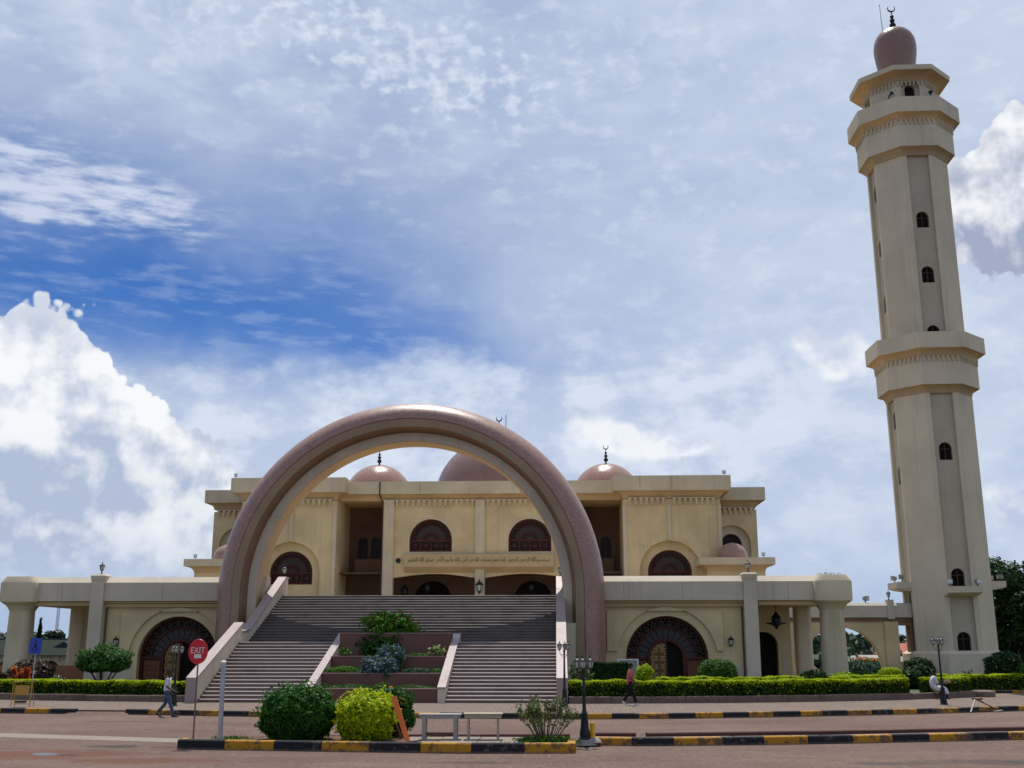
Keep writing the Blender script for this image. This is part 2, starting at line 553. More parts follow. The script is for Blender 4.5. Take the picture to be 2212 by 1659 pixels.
# herringbone-like small pavers
m, nt, b = new_mat('pavers')
g = nt.n.new('ShaderNodeNewGeometry').outputs['Position']
br = nt.n.new('ShaderNodeTexBrick')
nt.put(br.inputs['Vector'], nt.mapping(g, rot=(0, 0, R(90))))
br.inputs['Color1'].default_value = (.185, .128, .09, 1)
br.inputs['Color2'].default_value = (.135, .092, .068, 1)
br.inputs['Mortar'].default_value = (.08, .055, .042, 1)
br.inputs['Scale'].default_value = 1.0
br.inputs['Brick Width'].default_value = .42
br.inputs['Row Height'].default_value = .21
br.inputs['Mortar Size'].default_value = .014
n1 = nt.noise(g, .8, 5, .6)
nt.put(b.inputs['Base Color'], nt.mix(nt.smooth(n1, .4, .7) * .5, br.outputs[0], (.165, .125, .096)))
b.inputs['Roughness'].default_value = .9
bump(nt, b, E_(nt, br.outputs[1]) * -1.0, .35, .01)

# grass and scrub on the terrain beyond
m, nt, b = new_mat('grassland')
g = nt.n.new('ShaderNodeNewGeometry').outputs['Position']
n1 = nt.noise(g, .05, 6, .6)
n2 = nt.noise(g, .6, 5, .65)
nt.put(b.inputs['Base Color'], nt.mix(nt.smooth(n1 * .5 + n2 * .5, .35, .65), (.024, .038, .020), (.045, .048, .028)))
b.inputs['Roughness'].default_value = .95
m, nt, b = new_mat('lawn')
n2 = nt.noise(nt.n.new('ShaderNodeNewGeometry').outputs['Position'], 3.0, 5, .65)
nt.put(b.inputs['Base Color'], nt.mix(n2, (.035, .075, .018), (.11, .10, .05)))
b.inputs['Roughness'].default_value = .95


# ------------------------------------------------------------------ mesh helpers
class MB:
    """collects faces; every call adds a closed or sheet piece; build() makes one mesh object"""
    def __init__(s):
        s.v, s.f, s.m = [], [], []

    def face(s, pts, mi=0):
        i = len(s.v)
        s.v += [tuple(p) for p in pts]
        s.f.append(tuple(range(i, i + len(pts))))
        s.m.append(mi)

    def poly(s, verts, faces, mi=0):
        i = len(s.v)
        s.v += [tuple(p) for p in verts]
        for f in faces:
            s.f.append(tuple(i + k for k in f))
            s.m.append(mi)

    def box(s, x0, x1, y0, y1, z0, z1, mi=0):
        v = [(x0, y0, z0), (x1, y0, z0), (x1, y1, z0), (x0, y1, z0), (x0, y0, z1), (x1, y0, z1), (x1, y1, z1), (x0, y1, z1)]
        s.poly(v, [(0, 3, 2, 1), (4, 5, 6, 7), (0, 1, 5, 4), (1, 2, 6, 5), (2, 3, 7, 6), (3, 0, 4, 7)], mi)
        return s

    def bar(s, p, q, w, d=None, mi=0, up=(0, 0, 1)):
        """square bar from p to q"""
        p, q = Vector(p), Vector(q)
        a = (q - p).normalized()
        u = Vector(up)
        if abs(a.dot(u)) > .95:
            u = Vector((0, 1, 0))
        r = a.cross(u).normalized()
        u = r.cross(a)
        d = w if d is None else d
        v = []
        for e in (p, q):
            for sx, sy in ((-1, -1), (1, -1), (1, 1), (-1, 1)):
                v.append(e + r * (sx * w / 2) + u * (sy * d / 2))
        s.poly(v, [(0, 3, 2, 1), (4, 5, 6, 7), (0, 1, 5, 4), (1, 2, 6, 5), (2, 3, 7, 6), (3, 0, 4, 7)], mi)
        return s

    def prism_x(s, prof, x0, x1, mi=0):
        """profile of (y, z) swept along x"""
        n = len(prof)
        v = [(x0, y, z) for y, z in prof] + [(x1, y, z) for y, z in prof]
        f = [(k, (k + 1) % n, n + (k + 1) % n, n + k) for k in range(n)]
        f += [tuple(range(n - 1, -1, -1)), tuple(range(n, 2 * n))]
        s.poly(v, f, mi)
        return s

    def prism_y(s, prof, y0, y1, mi=0, cap=True):
        """profile of (x, z) swept along y"""
        n = len(prof)
        v = [(x, y0, z) for x, z in prof] + [(x, y1, z) for x, z in prof]
        f = [(k, (k + 1) % n, n + (k + 1) % n, n + k) for k in range(n)]
        if cap:
            f += [tuple(range(n - 1, -1, -1)), tuple(range(n, 2 * n))]
        s.poly(v, f, mi)
        return s

    def prism_z(s, prof, z0, z1, mi=0):
        n = len(prof)
        v = [(x, y, z0) for x, y in prof] + [(x, y, z1) for x, y in prof]
        f = [(k, (k + 1) % n, n + (k + 1) % n, n + k) for k in range(n)]
        f += [tuple(range(n - 1, -1, -1)), tuple(range(n, 2 * n))]
        s.poly(v, f, mi)
        return s

    def loft(s, rings, mi=0, cap=True, closed=True):
        """rings: lists of points with the same count"""
        n = len(rings[0])
        v = [p for r in rings for p in r]
        f = []
        for j in range(len(rings) - 1):
            for k in range(n if closed else n - 1):
                a, b_ = j * n + k, j * n + (k + 1) % n
                f.append((a, b_, b_ + n, a + n))
        if cap:
            f.append(tuple(range(n - 1, -1, -1)))
            o = (len(rings) - 1) * n
            f.append(tuple(range(o, o + n)))
        s.poly(v, f, mi)
        return s

    def lathe(s, prof, c=(0, 0, 0), n=24, mi=0):
        """profile of (r, z), bottom to top"""
        rings = []
        for r, z in prof:
            r = max(r, 1e-4)
            rings.append([(c[0] + r * math.cos(2 * math.pi * k / n), c[1] + r * math.sin(2 * math.pi * k / n), c[2] + z) for k in range(n)])
        return s.loft(rings, mi)

    def tube(s, pts, rad, n=8, mi=0):
        pts = [Vector(p) for p in pts]
        if not isinstance(rad, (list, tuple)):
            rad = [rad] * len(pts)
        rings = []
        for i, p in enumerate(pts):
            a = (pts[min(i + 1, len(pts) - 1)] - pts[max(i - 1, 0)]).normalized()
            u = Vector((0, 0, 1)) if abs(a.z) < .9 else Vector((0, 1, 0))
            r = a.cross(u).normalized()
            u = r.cross(a)
            rings.append([p + (r * math.cos(2 * math.pi * k / n) + u * math.sin(2 * math.pi * k / n)) * rad[i] for k in range(n)])
        return s.loft(rings, mi)

    def mesh(s, name, mats, smooth=False):
        me = bpy.data.meshes.new(name)
        me.from_pydata(s.v, [], s.f)
        for m in (mats if isinstance(mats, (list, tuple)) else [mats]):
            me.materials.append(MATS[m])
        if any(s.m):
            me.polygons.foreach_set('material_index', s.m)
        me.validate()
        bm = bmesh.new()
        bm.from_mesh(me)
        if not getattr(s, 'keep', False):
            bmesh.ops.remove_doubles(bm, verts=bm.verts, dist=1e-5)
        bmesh.ops.recalc_face_normals(bm, faces=bm.faces)
        bm.to_mesh(me)
        bm.free()
        if smooth:
            me.polygons.foreach_set('use_smooth', [True] * len(me.polygons))
            try:
                me.set_sharp_from_angle(angle=R(smooth if smooth is not True else 40))
            except Exception:
                pass
        me.update()
        return me

    def build(s, name, mats, parent=None, smooth=False, loc=None, rot=None):
        return place(name, s.mesh(name, mats, smooth), parent, loc, rot)


def place(name, me, parent=None, loc=None, rot=None):
    o = bpy.data.objects.new(name, me)
    COL.objects.link(o)
    if parent is not None:
        o.parent = parent
    if loc is not None:
        o.location = loc
    if rot is not None:
        o.rotation_euler = rot
    return o

def tag(o, label=None, cat=None, group=None, kind=None):
    if label:
        o['label'] = label
    if cat:
        o['category'] = cat
    if group:
        o['group'] = group
    if kind:
        o['kind'] = kind
    return o

def thing(name, label, cat, loc=(0, 0, 0), rz=0.0, group=None):
    o = bpy.data.objects.new(name, None)
    o.empty_display_size = .3
    COL.objects.link(o)
    o.location = loc
    o.rotation_euler = (0, 0, rz)
    return tag(o, label, cat, group)

KIDS = {}
def copy_tree(o, parent=None):
    c = o.copy()
    COL.objects.link(c)
    c.parent = parent
    for ch in list(o.children):
        copy_tree(ch, c)
    return c

def arc(cx, cz, r, a0=180.0, a1=0.0, n=24):
    return [(cx + r * math.cos(R(a0 + (a1 - a0) * k / n)), cz + r * math.sin(R(a0 + (a1 - a0) * k / n))) for k in range(n + 1)]

def dshape(cx, z0, zs, r, n=24):
    """outline of an arched opening: straight jambs from z0 to the springing zs, then a half circle"""
    return [(cx - r, z0)] + arc(cx, zs, r, 180, 0, n) + [(cx + r, z0)]

def wall_sheet(mb, x0, x1, z0, z1, y, depth, ops, mi=0, sides=True):
    """wall facing -Y at y with arched openings (cx, zbottom, zspring, r); jambs run back by depth"""
    ops = sorted(ops)
    x = x0
    for cx, zb, zs, r in ops:
        if cx - r > x:
            mb.face([(x, y, z0), (cx - r, y, z0), (cx - r, y, z1), (x, y, z1)], mi)
        if zb > z0:
            mb.face([(cx - r, y, z0), (cx + r, y, z0), (cx + r, y, zb), (cx - r, y, zb)], mi)
            mb.face([(cx - r, y, zb), (cx + r, y, zb), (cx + r, y + depth, zb), (cx - r, y + depth, zb)], mi)
        a = arc(cx, zs, r)
        for (xa, za), (xb, zb_) in zip(a[:-1], a[1:]):
            mb.face([(xa, y, za), (xb, y, zb_), (xb, y, z1), (xa, y, z1)], mi)
        ol = dshape(cx, zb, zs, r)
        for (xa, za), (xb, zb_) in zip(ol[:-1], ol[1:]):
            mb.face([(xa, y, za), (xa, y + depth, za), (xb, y + depth, zb_), (xb, y, zb_)], mi)
        x = cx + r
    if x < x1:
        mb.face([(x, y, z0), (x1, y, z0), (x1, y, z1), (x, y, z1)], mi)
    if sides:
        mb.face([(x0, y, z0), (x0, y, z1), (x0, y + depth, z1), (x0, y + depth, z0)], mi)
        mb.face([(x1, y, z0), (x1, y + depth, z0), (x1, y + depth, z1), (x1, y, z1)], mi)
        mb.face([(x0, y, z1), (x1, y, z1), (x1, y + depth, z1), (x0, y + depth, z1)], mi)
    return mb

def ring_band(mb, cx, z0, zs, r0, r1, y0, y1, mi=0, n=24):
    """raised arched band between radii r0 < r1 with jambs down to z0"""
    a = dshape(cx, z0, zs, r0, n)
    b_ = dshape(cx, z0, zs, r1, n)
    for k in range(len(a) - 1):
        mb.poly([(a[k][0], y0, a[k][1]), (a[k + 1][0], y0, a[k + 1][1]), (b_[k + 1][0], y0, b_[k + 1][1]), (b_[k][0], y0, b_[k][1]),
                 (a[k][0], y1, a[k][1]), (a[k + 1][0], y1, a[k + 1][1]), (b_[k + 1][0], y1, b_[k + 1][1]), (b_[k][0], y1, b_[k][1])],
                [(0, 3, 2, 1), (4, 5, 6, 7), (0, 1, 5, 4), (2, 3, 7, 6)], mi)
    for e in (0, -1):
        p, q = a[e], b_[e]
        mb.face([(p[0], y0, p[1]), (q[0], y0, q[1]), (q[0], y1, q[1]), (p[0], y1, p[1])], mi)
    return mb

def P(x, y, Y):
    """point at depth Y seen in the picture at (x, y) of a 2212 x 1659 frame"""
    a, e = ray_azel(x, y)
    d = Vector((math.sin(a) * math.cos(e), math.cos(a) * math.cos(e), math.sin(e)))
    return Vector((0, 0, CAM_H)) + d * (Y / d.y)

def superring(cx, cy, z, h, ex=4.0, n=28):
    out = []
    for k in range(n):
        t = 2 * math.pi * k / n
        c, s_ = math.cos(t), math.sin(t)
        out.append((cx + h * math.copysign(abs(c) ** (2 / ex), c), cy + h * math.copysign(abs(s_) ** (2 / ex), s_), z))
    return out

def octo(cx, cy, z, a):
    """octagon of apothem a with flat faces to the axes"""
    r = a / math.cos(R(22.5))
    return [(cx + r * math.cos(R(22.5 + 45 * k)), cy + r * math.sin(R(22.5 + 45 * k)), z) for k in range(8)]


def world_of(o):
    m = o.matrix_basis
    return (world_of(o.parent) @ o.matrix_parent_inverse @ m) if o.parent else m.copy()

def wpart(name, mb, mats, parent, smooth=False, loc=None, rot=None):
    """part given in world coordinates"""
    me = mb if isinstance(mb, bpy.types.Mesh) else mb.mesh(name, mats, smooth)
    o = bpy.data.objects.new(name, me)
    COL.objects.link(o)
    o.parent = parent
    o.matrix_parent_inverse = world_of(parent).inverted()
    if loc is not None:
        o.location = loc
    if rot is not None:
        o.rotation_euler = rot
    return o

def sstep(a, b, x):
    t = min(1.0, max(0.0, (x - a) / (b - a)))
    return t * t * (3 - 2 * t)

# ------------------------------------------------------------------ terrain, road, pavement
def ground_z(x, y):
    k = sstep(-26, -14, x)
    y0 = 66 * (1 - k) + 88 * k
    z = -.06 - 3.2 * sstep(y0, y0 + 26, y) - 8.0 * sstep(y0 + 34, 270, y)
    hill = sstep(300, 700, y) * (12.6 + 3.0 * math.sin(x * .011 + 1.1) + 2.0 * math.sin(x * .031))
    return z + hill

xs = sorted(set([-1600, -900, -500] + list(range(-300, -60, 20)) + list(range(-60, 70, 4)) + list(range(80, 320, 20)) + [500, 900, 1600]))
ys = sorted(set([-300, -120, -40, 0, 30] + list(range(50, 130, 4)) + list(range(140, 760, 30)) + [900, 1300, 2200, 4000]))
mb = MB()
nx = len(xs)
mb.poly([(x, y, ground_z(x, y)) for y in ys for x in xs],
        [(j * nx + i, j * nx + i + 1, (j + 1) * nx + i + 1, (j + 1) * nx + i) for j in range(len(ys) - 1) for i in range(nx - 1)])
tag(mb.build('terrain', 'grassland', smooth=True), kind='structure')
mb = MB()
mb.face([(-140, -60, 0), (140, -60, 0), (140, 66, 0), (-140, 66, 0)])
road = tag(mb.build('road', 'tarmac'), kind='structure')

# far kerb line, west to east (base of the front face)
KF_L = [(-27.5, 45.2), (-24.0, 44.2), (-21.5, 43.70), (-18.4, 43.28)]
KF_R = [(-16.4, 43.1), (-13.6, 42.45), (-10.8, 41.88), (-7.5, 41.5), (-4.3, 41.32), (-1.7, 41.12), (.7, 41.04), (4.0, 41.4), (8.3, 42.62),
        (13.56, 44.54), (18.5, 46.88), (24.5, 50.2)]
WALL_L = [(-28.0, 52.6), (-25.43, 51.5), (-22.9, 50.75), (-15.95, 49.35)]
WALL_R = [(.42, 48.86), (4.0, 49.3), (7.8, 49.95), (11.2, 51.0), (14.33, 52.27), (17.4, 54.1), (20.2, 56.1)]

def resample(line, step, jitter=0.0):
    pts = [Vector((p[0], p[1], 0)) for p in line]
    cum = [0.0]
    for a, b_ in zip(pts[:-1], pts[1:]):
        cum.append(cum[-1] + (b_ - a).length)
    n = max(1, round(cum[-1] / step))
    out = []
    for i in range(n + 1):
        d = cum[-1] * i / n
        if jitter and 0 < i < n:
            d += rng.uniform(-jitter, jitter)
        k = max(j for j in range(len(cum)) if cum[j] <= d + 1e-6)
        k = min(k, len(pts) - 2)
        out.append(pts[k].lerp(pts[k + 1], (d - cum[k]) / max(1e-6, cum[k + 1] - cum[k])))
    return out

KERB_ME = {}
def kerb_block(length, h, w, mat):
    key = (round(length, 2), h, w, mat)
    if key not in KERB_ME:
        m2 = MB()
        l = length - .012
        c = .025
        m2.prism_x([(0, -.05), (0, h - c), (c, h), (w, h), (w, -.05)], -l / 2, l / 2)
        KERB_ME[key] = m2.mesh('kerb_stone', mat)
    return KERB_ME[key]

def kerb_run(parent, line, step, h, w, mats, start=0):
    pts = resample(line, step, step * .06)
    for i, (a, b_) in enumerate(zip(pts[:-1], pts[1:])):
        d = b_ - a
        o = place('kerb_stone', kerb_block(d.length, h, w, mats[(i + start) % len(mats)]), parent,
                  ((a.x + b_.x) / 2, (a.y + b_.y) / 2 + rng.uniform(-.008, .008), rng.uniform(-.006, .004)),
                  (0, 0, math.atan2(d.y, d.x)))

def strip(mb, line, w, z, mi=0):
    n = len(line)
    for i in range(n - 1):
        a, b_ = Vector((*line[i], 0)), Vector((*line[i + 1], 0))
        na = Vector((-(b_ - a).y, (b_ - a).x, 0)).normalized() * w
        mb.face([(a.x, a.y, z), (b_.x, b_.y, z), (b_.x + na.x, b_.y + na.y, z), (a.x + na.x, a.y + na.y, z)], mi)

mb = MB()
strip(mb, KF_L, .2, .02)
strip(mb, KF_R, .2, .02)
kerb_far = tag(mb.build('kerb', 'grey_concrete'), kind='structure')
kerb_run(kerb_far, KF_L, 1.0, .20, .22, ('kerb_black', 'kerb_yellow'))
kerb_run(kerb_far, KF_R, 1.02, .20, .22, ('kerb_black', 'kerb_yellow'))

# pavement between the kerb and the garden walls
mb = MB()
front = [(x, y + .21) for x, y in KF_L] + [(x, y + .21) for x, y in KF_R]
back = [(-28.0, 52.7)] + [(x, y + .1) for x, y in WALL_L[1:]] + [(-15.9, 49.6), (.4, 49.6)] + [(x, y + .1) for x, y in WALL_R] + [(26, 66)]
mb.face([(x, y, .145) for x, y in front] + [(x, y, .145) for x, y in reversed(back)])
pave = tag(mb.build('pavement', 'pavers'), kind='structure')
bm = bmesh.new(); bm.from_mesh(pave.data); bmesh.ops.triangulate(bm, faces=bm.faces)
for f in bm.faces:
    if f.normal.z < 0: f.normal_flip()
bm.to_mesh(pave.data); bm.free()
# dropped kerb with a cement ramp
mb = MB()
mb.poly([(-18.75, 43.0, .004), (-16.15, 42.75, .004), (-16.45, 43.6, .152), (-18.35, 43.75, .152)], [(0, 1, 2, 3)])
tag(mb.build('ramp', 'tarmac', kerb_far))
# driveway beyond the garden on the right, with its own kerb
mb = MB()
mb.face([(20.3, 55.9, .150), (60, 55.9, .150), (60, 64.5, .150), (20.3, 63.5, .150)])
tag(mb.build('driveway', 'pavers'), kind='structure')
mb = MB()
KR = [(17.3, 61.2), (20.2, 60.4), (24, 60.0), (30, 60.3)]
strip(mb, KR, .2, .16)
kr = tag(mb.build('kerb', 'grey_concrete'), kind='structure')
kerb_run(kr, KR, .75, .30, .2, ('kerb_black', 'kerb_yellow'), 1)

# garden beds behind the low walls
mb = MB()
mb.face([(-60, 64, .36), (-60, 54.5, .36), (-28, 52.9, .36), (-25.4, 51.8, .36), (-22.9, 51.0, .36), (-15.95, 49.6, .36), (-15.95, 64, .36)])
mb.face([(.42, 64, .36), (.42, 49.1, .36), (4.0, 49.5, .36), (7.8, 50.2, .36), (11.2, 51.3, .36), (14.33, 52.5, .36), (17.4, 54.3, .36), (20.0, 56.2, .36), (20.0, 64, .36)])
mb.face([(17.6, 78, .34), (17.6, 61.3, .34), (20.2, 60.55, .34), (24, 60.15, .34), (60, 60.4, .34), (60, 78, .34)])
tag(mb.build('garden_bed', 'lawn'), kind='structure')
mb = MB()
mb.face([(-26.2, 88, .30), (-26.2, 63.9, .30), (60, 63.9, .30), (60, 88, .30)])
tag(mb.build('courtyard', 'concrete'), kind='structure')

# low stone walls that hold the garden: every block a piece
def stone_wall(line, label):
    w = thing('garden_wall', label, 'wall', (line[0][0], line[0][1], .14))
    pts = resample(line, 1.7, .25)
    for a, b_ in zip(pts[:-1], pts[1:]):
        d = b_ - a
        l = d.length - .02
        h = .29 + rng.uniform(-.012, .012)
        m2 = MB()
        c = .04
        m2.prism_x([(0, 0), (.01, h - c), (c, h), (.24, h), (.26, 0)], -l / 2, l / 2)
        wpart('block', m2, 'block_stone', w, loc=((a.x + b_.x) / 2, (a.y + b_.y) / 2 + rng.uniform(-.01, .01), .14),
              rot=(0, 0, math.atan2(d.y, d.x)))
    return w
stone_wall(WALL_L, 'low brown stone block wall under the hedge left of the staircase')
stone_wall(WALL_R, 'low brown stone block wall under the long hedge right of the staircase')
# rounded end stone
e = thing('end_stone', 'rounded brown stone at the end of the low garden wall beside the seated man', 'stone', (20.35, 56.25, .14))
m2 = MB()
m2.lathe([(.55, 0), (.56, .18), (.5, .27), (.36, .31), (.0, .32)], n=20)
m2.build('stone_cap', 'block_stone', e, 40)

# near traffic island in front
ISL = [(-9.62, 28.95), (-7.0, 28.66), (-2.34, 28.12), (.36, 28.28)]
mb = MB()
strip(mb, ISL, .2, .02)
ki = tag(mb.build('kerb', 'grey_concrete'), kind='structure')
kerb_run(ki, ISL, 1.24, .24, .2, ('kerb_black', 'kerb_yellow'))
o = place('kerb_stone', kerb_block(.62, .23, .2, 'kerb_yellow'), ki, (-9.66, 29.28, 0), (0, 0, R(-84)))
o = place('kerb_stone', kerb_block(1.1, .23, .2, 'kerb_yellow'), ki, (.40, 28.92, 0), (0, 0, R(88)))
mb = MB()
mb.face([(-9.6, 29.2, .13), (-7.0, 28.8, .13), (-2.3, 28.26, .13), (.3, 28.42, .13), (.4, 30.7, .13), (-2.0, 31.3, .13), (-6, 31.6, .13), (-9.0, 31.2, .13)])
tag(mb.build('island_soil', 'soil'), kind='structure')
# cement slabs under the tables
mb = MB()
for x0, x1 in ((-4.0, -3.1), (-3.08, -2.1), (-2.08, -.9)):
    mb.box(x0, x1, 28.45, 31.1, .05, .155 + rng.uniform(0, .01))
tag(mb.build('slab', 'concrete', None), kind='structure')
# back drain kerb of the island (dark red paint) and the drain cover left
BK = [(-8.7, 31.0), (-6.0, 31.9), (-3.5, 32.2), (.3, 32.5)]
mb = MB(); strip(mb, BK, .2, .02)
kb = tag(mb.build('kerb', 'grey_concrete'), kind='structure')
kerb_run(kb, BK, 1.3, .14, .2, ('kerb_brown',))
# kerbs and covered drain to the right
KN = [(.62, 30.55), (2.3, 30.35), (4.8, 30.75), (7.27, 31.25), (12.87, 32.8), (17, 34.2)]
KB = [(.75, 32.6), (2.15, 32.62)]
KB2 = [(2.45, 32.55), (8.0, 33.7), (13.9, 35.4), (18, 36.8)]
mb = MB(); strip(mb, KN, .2, .02); strip(mb, KB, .2, .02); strip(mb, KB2, .2, .02)
kn = tag(mb.build('kerb', 'grey_concrete'), kind='structure')
kerb_run(kn, KN, 1.18, .21, .2, ('kerb_yellow', 'kerb_black'))
kerb_run(kn, KB, 1.2, .17, .2, ('kerb_brown',))
kerb_run(kn, KB2, 1.6, .17, .2, ('kerb_brown',))
mb = MB()
for a, b_ in zip(KN[:-1], KN[1:]):
    mb.face([(a[0], a[1] + .19, .165), (b_[0], b_[1] + .19, .165), (b_[0] - .2, b_[1] + .85, .165), (a[0] - .1, a[1] + .85, .165)])
tag(mb.build('drain_slab', 'concrete'), kind='structure')
# pale cement strip across the road on the left
mb = MB()
mb.face([(-30, 36.2, .004), (-30, 34.9, .004), (-16.0, 32.55, .004), (-9.5, 30.7, .004), (-8.9, 31.1, .004), (-9.9, 32.0, .004), (-16.7, 34.0, .004)])
tag(mb.build('drain_cover', 'concrete'), kind='structure')
# pot-holes: mud patches with standing water
def patch(name, mat, x, y, rx, ry, z, seed, n=26):
    r2 = random.Random(seed)
    ph = [r2.uniform(0, 6.28) for _ in range(4)]
    mb2 = MB()
    pts = []
    for k in range(n):
        t = 2 * math.pi * k / n
        q = 1 + .22 * math.sin(2 * t + ph[0]) + .16 * math.sin(3 * t + ph[1]) + .10 * math.sin(5 * t + ph[2])
        pts.append((x + rx * q * math.cos(t), y + ry * q * math.sin(t), z))
    mb2.face(pts)
    return tag(mb2.build(name, mat), kind='structure')
for i, (x_, y_, w_, h_) in enumerate(((-12.2, 27.5, .55, .3), (-11.4, 29.75, .3, .16), (10.6, 26.7, .6, .22))):
    patch('puddle', 'puddle_water', x_, y_, w_, h_, .004, i + 50)

# ------------------------------------------------------------------ mosque, main building
A = -7.95
mosque = thing('mosque', 'cream mosque hall with pink domes, arched windows and heavy parapets behind the great arch', 'mosque', (A, 112, 5.2))

def rect_ring(x0, x1, y0, y1, z, e):
    return [(x0 - e, y0 - e, z), (x1 + e, y0 - e, z), (x1 + e, y1 + e, z), (x0 - e, y1 + e, z)]

def cornice(parent, x0, x1, y0, y1, zt, e=.95, fas=1.35, cove=.75, mat='pale_stucco', cmat='peach_bounce_stucco'):
    m2 = MB()
    zb = zt - fas
    m2.loft([rect_ring(x0, x1, y0, y1, zb, e), rect_ring(x0, x1, y0, y1, zt, e)])
    o = wpart('parapet', m2, mat, parent)
    m2 = MB()
    m2.loft([rect_ring(x0, x1, y0, y1, zb - cove + q * cove, e * (1 - math.sqrt(max(0, 1 - q * q))) * .93 + .02) for q in (0, .25, .5, .7, .85, .95, .99)])
    wpart('cove', m2, cmat, o)
    return o

# corbel: a hanging bracket with curved shoulders
def corbel_mesh(pitch, h, d, name):
    m2 = MB()
    w = pitch / 2 - .004
    t = w * .30
    pr = [(-w, h)] + [(-w + (w - t) * math.sin(R(a)), h * .93 - h * .5 * (1 - math.cos(R(a)))) for a in range(0, 91, 30)] + [(-t, .0)]
    pr = pr + [(-x, z) for x, z in reversed(pr)]
    m2.prism_y(pr, -d, 0.0)
    return m2.mesh('corbel', name)
CORB = corbel_mesh(.56, .70, .30, 'pale_stucco')

def frieze(parent, x0, x1, y, z, me=CORB, pitch=.56, rz=0.0):
    n = int((x1 - x0) / pitch)
    s0 = x0 + ((x1 - x0) - n * pitch) / 2
    for k in range(n):
        wpart('corbel', me, None, parent, loc=(s0 + (k + .5) * pitch, y, z))

# windows --------------------------------------------------------------
def fan_lattice(mb, r0, r1, n, y, t, mi=0):
    """ring of crossed bars between two radii"""
    for k in range(n):
        a0, a1, am = [R(180.0 * q / n) for q in (k, k + 1, k + .5)]
        p = lambda r, a: (r * math.cos(a), y, r * math.sin(a))
        mb.bar(p(r0, a0), p(r1, am), t, t, mi, (0, 1, 0))
        mb.bar(p(r1, am), p(r0, a1), t, t, mi, (0, 1, 0))
        mb.bar(p(r1, a0), p((r0 + r1) / 2, am), t, t, mi, (0, 1, 0))
        mb.bar(p((r0 + r1) / 2, am), p(r1, a1), t, t, mi, (0, 1, 0))

def half_ring(mb, r0, r1, y0, y1, mi=0, n=24):
    ring_band(mb, 0, 0, 0, r0, r1, y0, y1, mi, n)

def make_fan_window(r, hr, npan=4):
    """returns meshes frame, pane, stained ring, grille; springing at z=0, sill at -hr"""
    f = MB()
    ring_band(f, 0, -hr, 0, r - .15, r, -.10, .06)
    f.box(-r + .15, r - .15, -.09, .05, -hr, -hr + .20)
    f.box(-r + .15, r - .15, -.09, .05, -.09, .09)
    for k in range(1, npan):
        x = -r + 2 * r * k / npan
        f.box(x - .07, x + .07, -.085, .05, -hr + .2, -.09)
    half_ring(f, r * .70, r * .735, -.08, .04)
    half_ring(f, r * .40, r * .435, -.08, .04)
    half_ring(f, r * .22, r * .25, -.08, .04)
    fm = f.mesh('window', 'red_wood')
    p = MB()
    p.prism_y(dshape(0, -hr, 0, r - .02), .08, .12)
    pm = p.mesh('pane', 'window_glass')
    st = MB()
    half_ring(st, r * .435, r * .70, .03, .07)
    st.prism_y(dshape(0, .09, .1, r * .22), .03, .07)
    sm = st.mesh('stained_pane', 'stained_glass')
    g = MB()
    fan_lattice(g, r * .735, r * .93, 11, -.03, .045)
    fan_lattice(g, r * .25, r * .40, 7, -.03, .04)
    for k in range(1, 12):
        a = R(15 * k)
        g.bar((r * .435 * math.cos(a), -.02, r * .435 * math.sin(a)), (r * .70 * math.cos(a), -.02, r * .70 * math.sin(a)), .05, .05, 0, (0, 1, 0))
    for k in range(npan):
        xa, xb = -r + 2 * r * k / npan + .07, -r + 2 * r * (k + 1) / npan - .07
        xm, zm, za, zb = (xa + xb) / 2, (-hr + .2 - .09) / 2, -hr + .2, -.09
        g.bar((xm, -.03, za), (xm, -.03, zb), .05)
        for p0, p1 in (((xa, zm), (xb, zm)), ((xa, za), (xb, zb)), ((xa, zb), (xb, za))):
            g.bar((p0[0], -.03, p0[1]), (p1[0], -.03, p1[1]), .035, .035, 0, (0, 1, 0))
        dm = .24
        q = [(xm - dm, zm), (xm, zm + dm), (xm + dm, zm), (xm, zm - dm)]
        for i in range(4):
            g.bar((q[i][0], -.04, q[i][1]), (q[(i + 1) % 4][0], -.04, q[(i + 1) % 4][1]), .04, .04, 0, (0, 1, 0))
    gm = g.mesh('grille', 'grille_light')
    return fm, pm, sm, gm

def put_window(parent, meshes, loc, rot=None):
    w = wpart('window', meshes[0], None, parent, loc=loc, rot=rot)
    for nm, me in zip(('pane', 'stained_pane', 'grille'), meshes[1:]):
        place(nm, me, w)
    return w

FANWIN = make_fan_window(2.15, 1.15)

# centre bay
YC = 114.5
m2 = MB()
wall_sheet(m2, A - 10, A + 10, 10.0, 17.25, YC, .8, [(A - 5.1, 11.9, 13.05, 2.2), (A + 5.1, 11.9, 13.05, 2.2)])
for s_ in (-1, 1):
    n = 14
    xa, xb = A + s_ * .5, A + s_ * 8.9
    pts = [(xa + (xb - xa) * k / n, 9.25 + .42 * math.sin(math.pi * k / n)) for k in range(n + 1)]
    for (x0, z0), (x1, z1) in zip(pts[:-1], pts[1:]):
        m2.face([(x0, YC, z0), (x1, YC, z1), (x1, YC, 10.0), (x0, YC, 10.0)])
        m2.face([(x0, YC, z0), (x1, YC, z1), (x1, YC + .8, z1), (x0, YC + .8, z0)])
wpart('front_wall', m2, 'cream_stucco', mosque)
m2 = MB()
m2.box(A - 9.98, A + 9.98, YC + .8, YC + 6, 9.9, 17.7)
wpart('hall_core', m2, 'cream_stucco', mosque)
